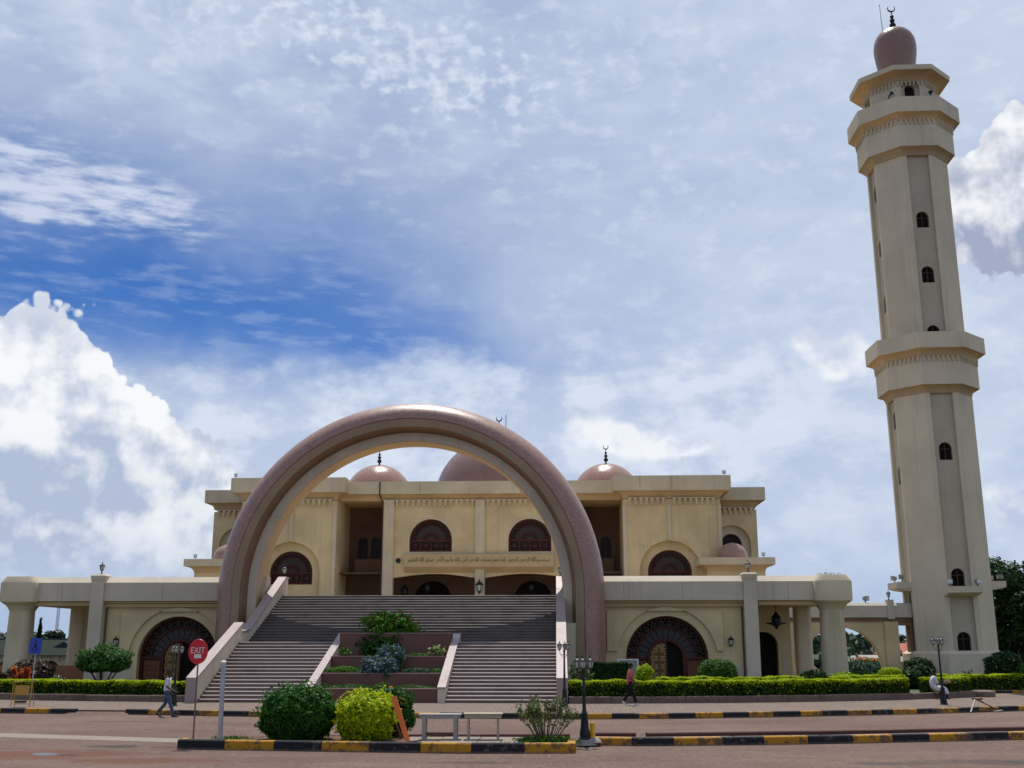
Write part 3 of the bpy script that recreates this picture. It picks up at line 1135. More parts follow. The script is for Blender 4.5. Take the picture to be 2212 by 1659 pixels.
for s_ in (-1, 1):
    put_window(mosque, FANWIN, (A + s_ * 5.1, YC + .45, 13.05))
    m2 = MB()
    ring_band(m2, A + s_ * 5.1, 11.75, 13.05, 2.2, 2.42, YC - .05, YC + .02)
    m2.box(A + s_ * 5.1 - 2.5, A + s_ * 5.1 + 2.5, YC - .2, YC + .3, 11.60, 11.78)
    wpart('window_surround', m2, 'pale_stucco', mosque)
for x, w in ((A - 9.45, .55), (A, .48), (A + 9.45, .55)):
    m2 = MB()
    m2.box(x - w, x + w, YC - .38, YC + .5, 5.2, 17.22)
    wpart('pillar', m2, 'pale_stucco', mosque)
for a, b_ in ((A - 8.9, A - .5), (A + .5, A + 8.9)):
    frieze(mosque, a, b_, YC, 16.55)
cornice(mosque, A - 14.5, A + 14.5, YC, 160, 19.05, .9, 1.3, .6)
# porch behind the pillars: ceiling, back wall with dark arched doors
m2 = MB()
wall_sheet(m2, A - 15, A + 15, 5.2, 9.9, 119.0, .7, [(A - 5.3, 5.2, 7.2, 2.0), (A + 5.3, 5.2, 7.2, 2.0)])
wpart('porch_wall', m2, 'shaded_porch_stucco', mosque)
for s_ in (-1, 1):
    m2 = MB()
    m2.prism_y(dshape(A + s_ * 5.3, 5.2, 7.2, 1.99), 119.5, 119.6)
    wpart('porch_door', m2, 'void_dark', mosque)
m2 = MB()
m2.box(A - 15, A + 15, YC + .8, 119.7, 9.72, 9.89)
wpart('porch_ceiling', m2, 'shaded_porch_stucco', mosque)
m2 = MB()
m2.box(A - 24, A + 24, 126, 160, 5.2, 17.9)
m2.box(A - 14.6, A + 14.6, 121.2, 126, 5.2, 17.9)
wpart('hall', m2, 'cream_stucco', mosque)
# inscription band: projecting box with raised script
m2 = MB()
xa, xb = A - 7.7, A + 7.55
m2.loft([[(xa, YC - .75, 10.32), (xb, YC - .75, 10.32), (xb, YC, 9.75), (xa, YC, 9.75)][0:4],
         [(xa, YC - .75, 11.58), (xb, YC - .75, 11.58), (xb, YC, 11.58), (xa, YC, 11.58)]])
band = wpart('inscription_band', m2, 'peach_bounce_stucco', mosque)

def arabic(words):
    """joins the letters of each word (presentation forms) and lays the line out right to left"""
    F = {'ا': (0xFE8D, 0xFE8E), 'أ': (0xFE83, 0xFE84), 'إ': (0xFE87, 0xFE88), 'آ': (0xFE81, 0xFE82), 'د': (0xFEA9, 0xFEAA), 'ذ': (0xFEAB, 0xFEAC),
         'ر': (0xFEAD, 0xFEAE), 'ز': (0xFEAF, 0xFEB0), 'و': (0xFEED, 0xFEEE), 'ة': (0xFE93, 0xFE94), 'ى': (0xFEEF, 0xFEF0),
         'ب': 0xFE8F, 'ت': 0xFE95, 'ث': 0xFE99, 'ج': 0xFE9D, 'ح': 0xFEA1, 'خ': 0xFEA5, 'س': 0xFEB1, 'ش': 0xFEB5, 'ص': 0xFEB9,
         'ع': 0xFEC9, 'ظ': 0xFEC5, 'ق': 0xFED5, 'ف': 0xFED1, 'ك': 0xFED9, 'ل': 0xFEDD, 'م': 0xFEE1, 'ن': 0xFEE5, 'ه': 0xFEE9, 'ي': 0xFEF1}
    out = []
    for w in words.split():
        g = ''
        joined = False
        for i, ch in enumerate(w):
            f = F.get(ch)
            if f is None:
                g += ch
                joined = ch == 'ـ'
                continue
            nxt = i + 1 < len(w) and (w[i + 1] in F or w[i + 1] == 'ـ')
            if isinstance(f, tuple):
                g += chr(f[1] if joined else f[0])
                joined = False
            else:
                k = (3 if nxt else 1) if joined else (2 if nxt else 0)
                g += chr(f + k)
                joined = nxt
        out.append(g[::-1])
    return ' '.join(reversed(out))

def text_mesh(txt, size, ext, name, mat, width=None, height=None):
    cu = bpy.data.curves.new(name, 'FONT')
    cu.body = txt
    cu.size = size
    cu.extrude = ext
    cu.align_x = 'CENTER'
    cu.align_y = 'CENTER'
    tmp = bpy.data.objects.new('tmp', cu)
    COL.objects.link(tmp)
    dg = bpy.context.evaluated_depsgraph_get()
    me = bpy.data.meshes.new_from_object(tmp.evaluated_get(dg))
    bpy.data.objects.remove(tmp)
    me.materials.clear()
    me.materials.append(MATS[mat])
    if len(me.vertices):
        co = np.empty(len(me.vertices) * 3)
        me.vertices.foreach_get('co', co)
        co = co.reshape(-1, 3)
        lo, hi = co.min(0), co.max(0)
        c = (lo + hi) / 2
        k = [1, 1, 1]
        if width:
            k[0] = width / (hi[0] - lo[0])
            k[1] = k[0] if not height else height / (hi[1] - lo[1])
        co = (co - c) * np.array(k)
        me.vertices.foreach_set('co', co.ravel())
        me.update()
    return me
script = '   '.join([arabic('صدق الله العظيم'), arabic('إنما يعمر مساجد الله من آمن بالله واليوم الآخر'), arabic('بـــســـم الله الرحمن الرحيم')])
me = text_mesh(script, .8, .02, 'lettering', 'script_green', 14.4, .72)
wpart('lettering', me, None, band, loc=(A - .1, YC - .77, 11.0), rot=(R(90), 0, 0))
# small round vent left of the band
m2 = MB()
m2.lathe([(.12, 0), (.26, .0), (.26, .08), (.12, .08)], n=16)
wpart('vent', m2, 'dark_iron', mosque, 40, loc=(A - 8.4, YC - .02, 11.0), rot=(R(90), 0, 0))

# recesses beside the centre bay with twin windows over a boxed sill
TW = MB()
for dx_ in (-.72, .72):
    ring_band(TW, dx_, -1.7, 0, .5, .6, -.06, .05)
    TW.box(dx_ - .03, dx_ + .03, -.05, .03, -1.7, .5)
    TW.box(dx_ - .5, dx_ + .5, -.05, .03, -.75, -.69)
TWM = TW.mesh('window', 'dark_wood')
TP = MB()
for dx_ in (-.72, .72):
    TP.prism_y(dshape(dx_, -1.7, 0, .58), .06, .09)
TPM = TP.mesh('pane', 'window_glass')
for s_ in (-1, 1):
    xa, xb = sorted((A + s_ * 10.0, A + s_ * 14.6))
    cx = A + s_ * 12.4
    m2 = MB()
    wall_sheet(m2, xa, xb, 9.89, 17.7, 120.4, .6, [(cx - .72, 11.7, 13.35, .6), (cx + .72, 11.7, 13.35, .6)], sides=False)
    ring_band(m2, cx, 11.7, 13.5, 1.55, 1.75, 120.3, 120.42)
    wpart('recess_wall', m2, 'shaded_porch_stucco', mosque)
    w = wpart('window', TWM, None, mosque, loc=(cx, 120.7, 13.35))
    place('pane', TPM, w)
    m2 = MB()
    m2.box(cx - 1.5, cx + 1.5, 119.9, 120.38, 10.0, 11.55)
    wpart('sill_box', m2, 'shaded_ochre_stucco', mosque)

# side blocks with a deep niche and fan window
YS = 112.8
for s_ in (-1, 1):
    xa, xb = sorted((A + s_ * 14.6, A + s_ * 24.4))
    cx = A + s_ * 19.2
    m2 = MB()
    wall_sheet(m2, xa, xb, 5.2, 17.0, YS, .7, [(cx, 7.3, 9.72, 3.08)])
    wpart('front_wall', m2, 'cream_stucco', mosque)
    m2 = MB()
    wall_sheet(m2, xa + .05, xb - .05, 5.2, 16.9, YS + .7, .6, [(cx, 8.55, 9.72, 2.2)], sides=False)
    wpart('niche_wall', m2, 'cream_stucco', mosque)
    put_window(mosque, FANWIN, (cx, YS + 1.05, 9.72))
    m2 = MB()
    m2.box(xa, xb, YS + 1.35, 126.1, 5.2, 17.2)
    m2.box(xa + .01, xb - .01, YS + .71, YS + 1.34, 16.95, 17.2)
    m2.face([(xa, YS + .7, 5.2), (xa, YS + 1.36, 5.2), (xa, YS + 1.36, 17.2), (xa, YS + .7, 17.2)])
    m2.face([(xb, YS + .7, 5.2), (xb, YS + 1.36, 5.2), (xb, YS + 1.36, 17.2), (xb, YS + .7, 17.2)])
    wpart('side_block', m2, 'cream_stucco', mosque)
    m2 = MB()
    m2.box(cx - .2, cx + .2, YS - .14, YS + .01, 12.86, 16.42)
    m2.box(xa - .04, xa + .35, YS - .1, YS + .01, 5.2, 16.4)
    m2.box(xb - .35, xb + .04, YS - .1, YS + .01, 5.2, 16.4)
    wpart('pilaster', m2, 'pale_stucco', mosque)
    frieze(mosque, xa + .4, cx - .25, YS, 16.42)
    frieze(mosque, cx + .25, xb - .4, YS, 16.42)
    cornice(mosque, xa, xb, YS, 126, 19.25, 1.0, 1.5, .7)
    # outer set-back block
    xa, xb = sorted((A + s_ * 24.4, A + s_ * 28.9))
    cx = A + s_ * 26.2
    m2 = MB()
    wall_sheet(m2, xa, xb, 5.2, 16.5, 118.0, .5, [(cx, 9, 12.9, 1.95)])
    m2.box(xa, xb, 119.1, 150, 5.2, 16.9)
    wpart('wing_block', m2, 'cream_stucco', mosque)
    m2 = MB()
    wall_sheet(m2, xa + .02, xb - .02, 5.2, 16.4, 118.5, .5, [(cx, 9.5, 12.9, 1.1)], sides=False)
    wpart('niche_wall', m2, 'white_stucco', mosque)
    m2 = MB()
    ring_band(m2, cx, 9.5, 12.9, .98, 1.1, 118.55, 118.75)
    w = wpart('window', m2, 'dark_wood', mosque)
    m2 = MB()
    m2.prism_y(dshape(cx, 9.5, 12.9, 1.08), 118.8, 118.84)
    wpart('pane', m2, 'window_glass', w)
    frieze(mosque, xa + .1, xb - .1, 118.0, 16.0)
    cornice(mosque, xa, xb, 118.0, 150, 18.75, .85, 1.35, .65)
    # low annex with its own small dome
    xa, xb = sorted((A + s_ * 22.5, A + s_ * 28.1))
    m2 = MB()
    wall_sheet(m2, xa, xb, 3.0, 9.6, 110.2, .5, [(A + s_ * 25.6, 4, 7.9, 1.2)])
    m2.box(xa, xb, 110.7, 118, 3.0, 9.8)
    wpart('annex', m2, 'cream_stucco', mosque)
    cornice(mosque, xa, xb, 110.2, 117.5, 10.85, .85, .7, .6)
    m2 = MB()
    m2.lathe([(1.6, 10.8), (1.6, 11.0), (1.48, 11.02)] + [(1.46 * math.cos(R(t)), 11.02 + 1.42 * math.sin(R(t))) for t in range(6, 91, 7)], (A + s_ * 25.2, 111.6, 0), 32)
    wpart('dome', m2, 'dome_mosaic', mosque, 50)

# domes and their finials
def finial_mesh(h, mat='bronze'):
    m2 = MB()
    k = h / 2.5
    m2.lathe([(.24 * k, 0), (.10 * k, .18 * k), (.07 * k, .25 * k)], n=12)
    for z, r in ((.52, .27), (.98, .21), (1.36, .16)):
        m2.lathe([(.04 * k, (z - r) * k)] + [(r * k * math.cos(R(t)), (z + r * math.sin(R(t))) * k) for t in range(-75, 76, 15)] + [(.04 * k, (z + r) * k)], n=14)
    m2.lathe([(.05 * k, 0), (.05 * k, 1.85 * k)], n=8)
    pts, rad = [], []
    for t in range(-235, 56, 12):
        pts.append((.30 * k * math.cos(R(t)), 0, (2.15 + .30 * math.sin(R(t))) * k))
        q = abs((t + 90) / 145.0)
        rad.append(max(.012, .075 * (1 - q ** 1.6)) * k)
    m2.tube(pts, rad, 8)
    return m2.mesh('finial', mat, 50)

FIN = finial_mesh(2.5)
for s_ in (-1, 1):
    c = (A + s_ * 13.95, 135, 0)
    m2 = MB()
    m2.lathe([(4.5, 17.8), (4.5, 19.6), (4.25, 19.7)] + [(4.25 * math.cos(R(t)), 19.7 + 4.5 * math.sin(R(t))) for t in range(0, 91, 5)], c, 48)
    d = wpart('dome', m2, 'dome_mosaic', mosque, 50)
    wpart('finial', FIN, None, d, loc=(c[0], c[1], 24.15))
c = (A + .1, 149, 0)
m2 = MB()
m2.lathe([(9.0, 17.8), (9.0, 20.8), (8.75, 21.0)] + [(8.75 * math.cos(R(t)), 21.0 + 9.1 * math.sin(R(t))) for t in range(0, 91, 4)], c, 64)
d = wpart('dome', m2, 'dome_mosaic_dark', mosque, 50)
wpart('finial', finial_mesh(3.2), None, d, loc=(c[0], c[1], 30.05))
m2 = MB()
m2.tube([(c[0] + .9, 149, 29.9), (c[0] + .95, 149, 33.3)], .045, 6)
wpart('antenna', m2, 'dark_iron', d)
# podium that carries the hall
m2 = MB()
m2.box(-25.4, 9.8, 63.75, 101, 0, 5.2)
m2.box(A - 30, A + 30, 101, 162, -2, 5.19)
wpart('podium', m2, 'pale_stucco', mosque)
# rain pipe, dark crack lines between parapet panels
m2 = MB()
m2.tube([(A - 10.05, YC - .45, 5.3), (A - 10.05, YC - .45, 16.9), (A - 10.3, YC - .5, 17.4), (A - 10.35, YC - .96, 17.75), (A - 10.35, YC - .96, 19.0)], .07, 8)
wpart('rain_pipe', m2, 'dark_wood', mosque, 40)
for x, y, za, zb in ((A - 6.2, YC - .903, 17.76, 19.0), (A - 1.1, YC - .903, 17.76, 18.4), (A + 4.2, YC - .903, 17.76, 18.6), (A + 19.4, YS - 1.003, 17.8, 19.2), (A - 17.2, YS - 1.003, 17.8, 19.2), (A + 16.3, YS - 1.003, 18.1, 19.2)):
    m2 = MB()
    m2.box(x - .018, x + .018, y - .004, y + .02, za, zb)
    wpart('joint', m2, 'brown_wood', mosque)
# little floodlights on the roof edges
def floodlight(loc, rz, label, tilt=0.0):
    t = thing('floodlight', label, 'floodlight', loc, rz, 'floodlights on roofs and ledges')
    m3 = MB()
    m3.bar((0, 0, 0), (0, 0, .16), .05)
    m3.box(-.16, .16, -.03, .03, .14, .17)
    m3.build('bracket', 'dark_iron', t)
    m3 = MB()
    m3.loft([[(-.17, -.20, .16), (.17, -.20, .16), (.17, -.20, .46), (-.17, -.20, .46)], [(-.12, .12, .2), (.12, .12, .2), (.12, .12, .4), (-.12, .12, .4)]])
    hd = m3.build('head', 'grey_concrete', t)
    m3 = MB()
    m3.box(-.15, .15, -.212, -.202, .18, .44)
    m3.build('lens', 'lamp_glass', hd)
    return t
floodlight((A - 25.0, 111.9, 19.25), R(20), 'floodlight on the parapet of the left front block of the mosque')
floodlight((A + 24.8, 111.9, 19.25), R(-30), 'floodlight on the parapet of the right front block of the mosque')
floodlight((A - 27.9, 109.6, 10.85), R(20), 'small floodlight on the low annex roof left of the great arch')
floodlight((A + 27.9, 109.6, 10.85), R(-20), 'small floodlight on the low annex roof at the right end of the hall')

# ------------------------------------------------------------------ the great arch
AX = -8.08
def arch_path(r, zc=5.30, z0=0.0, n=72):
    pts = [(AX - r, z0), (AX - r, zc * .5)] + arc(AX, zc, r, 180, 0, n) + [(AX + r, zc * .5), (AX + r, z0)]
    return pts

def arch_solid(section, n=72):
    """section: closed list of (radius, y)"""
    m3 = MB()
    paths = [arch_path(r, n=n) for r, y in section]
    rings = []
    for k in range(len(paths[0])):
        rings.append([(paths[j][k][0], section[j][1], paths[j][k][1]) for j in range(len(section))])
    m3.loft(rings)
    return m3

arch = thing('portal_arch', 'giant semicircular arch with pink tiled rim spanning the grand staircase', 'arch', (AX, 61, 0))
sec = [(9.46, 63.0), (9.46, 60.05), (9.51, 60.0)] + [(9.51 + 1.11 * math.sin(R(t)), 60.0 + 1.75 * (1 - math.cos(R(t)))) for t in range(10, 91, 10)] + [(10.62, 63.0)]
wpart('tiled_rim', arch_solid(sec), 'pink_mosaic', arch, 35)
wpart('front_ring', arch_solid([(9.02, 60.02), (9.455, 60.02), (9.455, 62.98), (9.02, 62.98)]), 'shaded_cream_stucco', arch, 35)
wpart('soffit_band', arch_solid([(8.84, 60.92), (9.015, 60.02), (9.015, 62.9), (8.84, 62.9)]), 'shaded_ochre_stucco', arch, 35)
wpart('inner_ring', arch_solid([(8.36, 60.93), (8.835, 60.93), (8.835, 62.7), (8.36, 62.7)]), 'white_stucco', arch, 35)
wpart('inner_soffit', arch_solid([(8.335, 60.98), (8.359, 60.98), (8.359, 62.68), (8.335, 62.68)]), 'peach_bounce_stucco', arch, 35)
for s_ in (-1, 1):
    xa, xb = sorted((AX + s_ * 8.32, AX + s_ * 9.01))
    m3 = MB()
    m3.box(xa, xb, 60.06, 62.75, .1, 3.7)
    wpart('pedestal', m3, 'white_stucco', arch)

# ------------------------------------------------------------------ grand staircase
stair = thing('grand_staircase', 'wide granite staircase with a terraced planter climbing through the great arch', 'staircase', (AX, 49.3, .14))
SX0, SX1, SY = -15.62, -.06, 49.3
RIS, TR, TR2, NL, NU = .1515, .365, .40, 17, 17
def step_mesh(w, tr, mats):
    m3 = MB()
    zn = RIS - .040
    m3.prism_x([(0, 0), (0, zn), (tr + .06, zn), (tr + .06, -.01), (.0, -.01)], -w / 2, w / 2, 0)
    m3.prism_x([(-.035, zn + .001), (-.035, zn + .014), (-.010, RIS), (tr + .06, RIS), (tr + .06, zn + .001)], -w / 2, w / 2, 1)
    return m3.mesh('step', mats)
PX0, PX1 = -10.95, -4.88
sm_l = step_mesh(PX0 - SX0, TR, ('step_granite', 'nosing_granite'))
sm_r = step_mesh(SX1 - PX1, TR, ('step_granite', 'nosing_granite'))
for i in range(NL):
    wpart('step', sm_l, None, stair, loc=((SX0 + PX0) / 2, SY + i * TR, .14 + i * RIS))
    wpart('step', sm_r, None, stair, loc=((PX1 + SX1) / 2, SY + i * TR, .14 + i * RIS))
ZL = .14 + NL * RIS
YL = SY + NL * TR
m3 = MB()
m3.box(SX0, SX1, YL + .065, YL + 1.62, ZL - .3, ZL)
wpart('landing', m3, 'step_granite', stair)
YU = YL + 1.55
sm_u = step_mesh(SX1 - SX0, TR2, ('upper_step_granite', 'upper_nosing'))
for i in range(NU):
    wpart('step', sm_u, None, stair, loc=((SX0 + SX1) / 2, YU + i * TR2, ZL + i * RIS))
ZT = ZL + NU * RIS
YT = YU + NU * TR2
m3 = MB()
m3.box(SX0 - .4, SX1 + .4, YT + .07, 66, ZT - .5, ZT)
wpart('top_landing', m3, 'pale_granite', stair)
# sloping side walls with granite coping
def side_wall(x0, x1, inner):
    prof = [(SY - .35, .14), (SY - .35, 1.12), (YL, ZL + .86), (YL + .15, ZL + .86), (YL + .15, .14)]
    m4 = MB(); m4.prism_x(prof, x0, x1)
    w = wpart('side_wall', m4, 'white_stucco', stair)
    m4 = MB()
    e = .05
    m4.prism_x([(SY - .42, 1.121), (SY - .42, 1.20), (YL + .18, ZL + .95), (YL + .18, ZL + .862), (YL, ZL + .861)], x0 - e, x1 + e)
    m4.box(x0 - e, x1 + e, SY - .42, SY - .352, .14, 1.12)
    wpart('coping', m4, 'pale_granite', w)
    prof = [(YL + .16, .14), (YL + .16, ZL + .45), (YU, ZL + .55), (YT + .2, ZT + 1.0), (YT + .9, ZT + 1.0), (YT + .9, .14)]
    m4 = MB(); m4.prism_x(prof, x0 + .01, x1 - .01)
    w = wpart('side_wall', m4, 'white_stucco', stair)
    m4 = MB()
    m4.prism_x([(YL + .2, ZL + .452), (YL + .2, ZL + .54), (YU, ZL + .64), (YT + .2, ZT + 1.09), (YT + .95, ZT + 1.09), (YT + .95, ZT + 1.003), (YT + .2, ZT + 1.003), (YU, ZL + .553)], x0 - e, x1 + e)
    wpart('coping', m4, 'pale_granite', w)
side_wall(SX0 - .38, SX0 - .003, 1)
side_wall(SX1 + .003, SX1 + .38, -1)
# terraced planter in the middle of the lower flight
TER = [(49.35, .70), (51.0, 1.30), (53.0, 2.02), (55.0, 3.10)]
for i, (y, zt) in enumerate(TER):
    y2 = TER[i + 1][0] if i < 3 else 57.05
    m4 = MB()
    m4.box(PX0 + .33, PX1 - .33, y, y + .22, .14, zt)
    w = wpart('planter_wall', m4, 'planter_granite', stair)
    m4 = MB()
    m4.box(PX0 + .335, PX1 - .335, y - .025, y + .25, zt + .002, zt + .045)
    wpart('coping', m4, 'pink_granite', w)
    m4 = MB()
    m4.box(PX0 + .34, PX1 - .34, y + .221, y2 - .002, zt - .5, zt - .10)
    wpart('planter_soil', m4, 'soil', w)
for x0, x1 in ((PX0 + .003, PX0 + .33), (PX1 - .33, PX1 - .003)):
    m4 = MB()
    m4.prism_x([(SY - .02, .14), (SY - .02, .74), (YL + 1.0, 3.06), (YL + 1.3, 3.06), (YL + 1.3, .14)], x0, x1)
    w = wpart('planter_side', m4, 'white_stucco', stair)
    m4 = MB()
    m4.prism_x([(SY - .06, .742), (SY - .06, .80), (YL + 1.0, 3.13), (YL + 1.34, 3.13), (YL + 1.34, 3.062), (YL + 1.0, 3.062)], x0 - .02, x1 + .02)
    wpart('coping', m4, 'pale_granite', w)
m4 = MB()
m4.box(PX0 + .34, PX1 - .34, 55.25, YL + 1.5, 2.3, 3.0)
wpart('planter_back', m4, 'planter_granite', stair)

# ------------------------------------------------------------------ side wings with the arched doors
AW = -7.6
YW = 62.0
def door_parts(wing, cx, y, r, zs, zb):
    """arched doorway: frame, lattice fan, stained voussoirs, carved panels and an open leaf"""
    f = MB()
    ring_band(f, cx, zb, zs, r - .13, r, y - .12, y + .1)
    ring_band(f, cx, zb, zs, r * .40, r * .46, y - .10, y + .1)
    ring_band(f, cx, zs, zs, r * .715, r * .745, y - .08, y + .06)
    f.box(cx - r + .13, cx - r * .46, y - .09, y + .08, zs - .06, zs + .05)
    f.box(cx + r * .46, cx + r - .13, y - .09, y + .08, zs - .06, zs + .05)
    door = wpart('doorway', f, 'red_wood', wing)
    g = MB()
    n = 13
    for k in range(n):
        a0, a1, am = [R(180.0 * q / n) for q in (k, k + 1, k + .5)]
        p = lambda rr, a: (cx + rr * math.cos(a), y - .02, zs + rr * math.sin(a))
        ra, rb = r * .745, r - .13
        for q0, q1 in ((p(ra, a0), p(rb, am)), (p(rb, am), p(ra, a1)), (p(rb, a0), p(ra, am)), (p(ra, am), p(rb, a1)), (p(ra, a0), p(rb, a0))):
            g.bar(q0, q1, .035, .035, 0, (0, 1, 0))
    wpart('fan_lattice', g, 'grille_bar', door)
    b2 = MB()
    b2.prism_y(dshape(cx, zb, zs, r - .02), y + .12, y + .16)
    wpart('backing', b2, 'void_dark', door)
    nv = 13
    for k in range(nv):
        a0, a1 = 180.0 * k / nv + .9, 180.0 * (k + 1) / nv - .9
        v = MB()
        ra, rb = r * .465, r * .71
        q = [(cx + rr * math.cos(R(a)), zs + rr * math.sin(R(a))) for rr, a in ((ra, a0), (rb, a0), (rb, (a0 + a1) / 2), (rb, a1), (ra, a1), (ra, (a0 + a1) / 2))]
        v.prism_y(q, y + .02, y + .05)
        wpart('pane', v, 'stained_glass', door)
    for s2 in (-1, 1):
        xa, xb = sorted((cx + s2 * r * .46, cx + s2 * (r - .13)))
        v = MB()
        v.box(xa, xb, y + .0, y + .06, zb, zs - .06)
        pn = wpart('side_panel', v, 'red_wood', door)
        v = MB()
        rows = 5
        cw = (xb - xa - .2) / 3
        for i in range(3):
            for j in range(rows):
                x0, z0 = xa + .1 + i * cw, zb + .1 + j * (zs - zb - .25) / rows
                hx, hz = cw / 2, (zs - zb - .25) / rows / 2
                c0 = (x0 + hx, z0 + hz)
                for t in range(8):
                    a, a2 = R(45 * t), R(45 * t + 45)
                    v.bar((c0[0] + hx * .8 * math.cos(a), y - .012, c0[1] + hz * .8 * math.sin(a)),
                          (c0[0] + hx * .8 * math.cos(a2), y - .012, c0[1] + hz * .8 * math.sin(a2)), .028, .02, 0, (0, 1, 0))
                v.bar((c0[0] - hx, y - .012, c0[1] - hz), (c0[0] + hx, y - .012, c0[1] + hz), .022, .02, 0, (0, 1, 0))
                v.bar((c0[0] - hx, y - .012, c0[1] + hz), (c0[0] + hx, y - .012, c0[1] - hz), .022, .02, 0, (0, 1, 0))
        wpart('carving', v, 'arch_brown', pn)
    # closed left leaf of the inner door: gilded star lattice over wood
    ri = r * .395
    v = MB()
    out = [(cx - ri, zb)] + arc(cx, zs, ri, 180, 90, 10) + [(cx, zb)]
    v.prism_y(out, y + .03, y + .07)
    lf = wpart('door_leaf', v, 'dark_wood', door)
    v = MB()
    rr = ri * .30
    z = zb + rr
    while z < zs + ri * .55:
        for cc in (cx - ri * .66, cx - ri * .26):
            if math.hypot(cc - cx, max(0, z - zs)) < ri * .9:
                for t in range(8):
                    a = R(45 * t + 22.5)
                    v.bar((cc, y + .01, z), (cc + rr * 1.0 * math.cos(a), y + .01, z + rr * 1.25 * math.sin(a)), .05, .03, 0, (0, 1, 0))
                    a2 = R(45 * t + 67.5)
                    v.bar((cc + rr * math.cos(a), y + .01, z + rr * 1.25 * math.sin(a)), (cc + rr * math.cos(a2), y + .01, z + rr * 1.25 * math.sin(a2)), .045, .03, 0, (0, 1, 0))
        z += rr * 1.7
    wpart('lattice', v, 'gold_lattice', lf)
    v = MB()
    v.box(cx - .04, cx + .04, y - .02, y + .08, zb, zs + ri)
    wpart('door_post', v, 'red_wood', door)
    return door

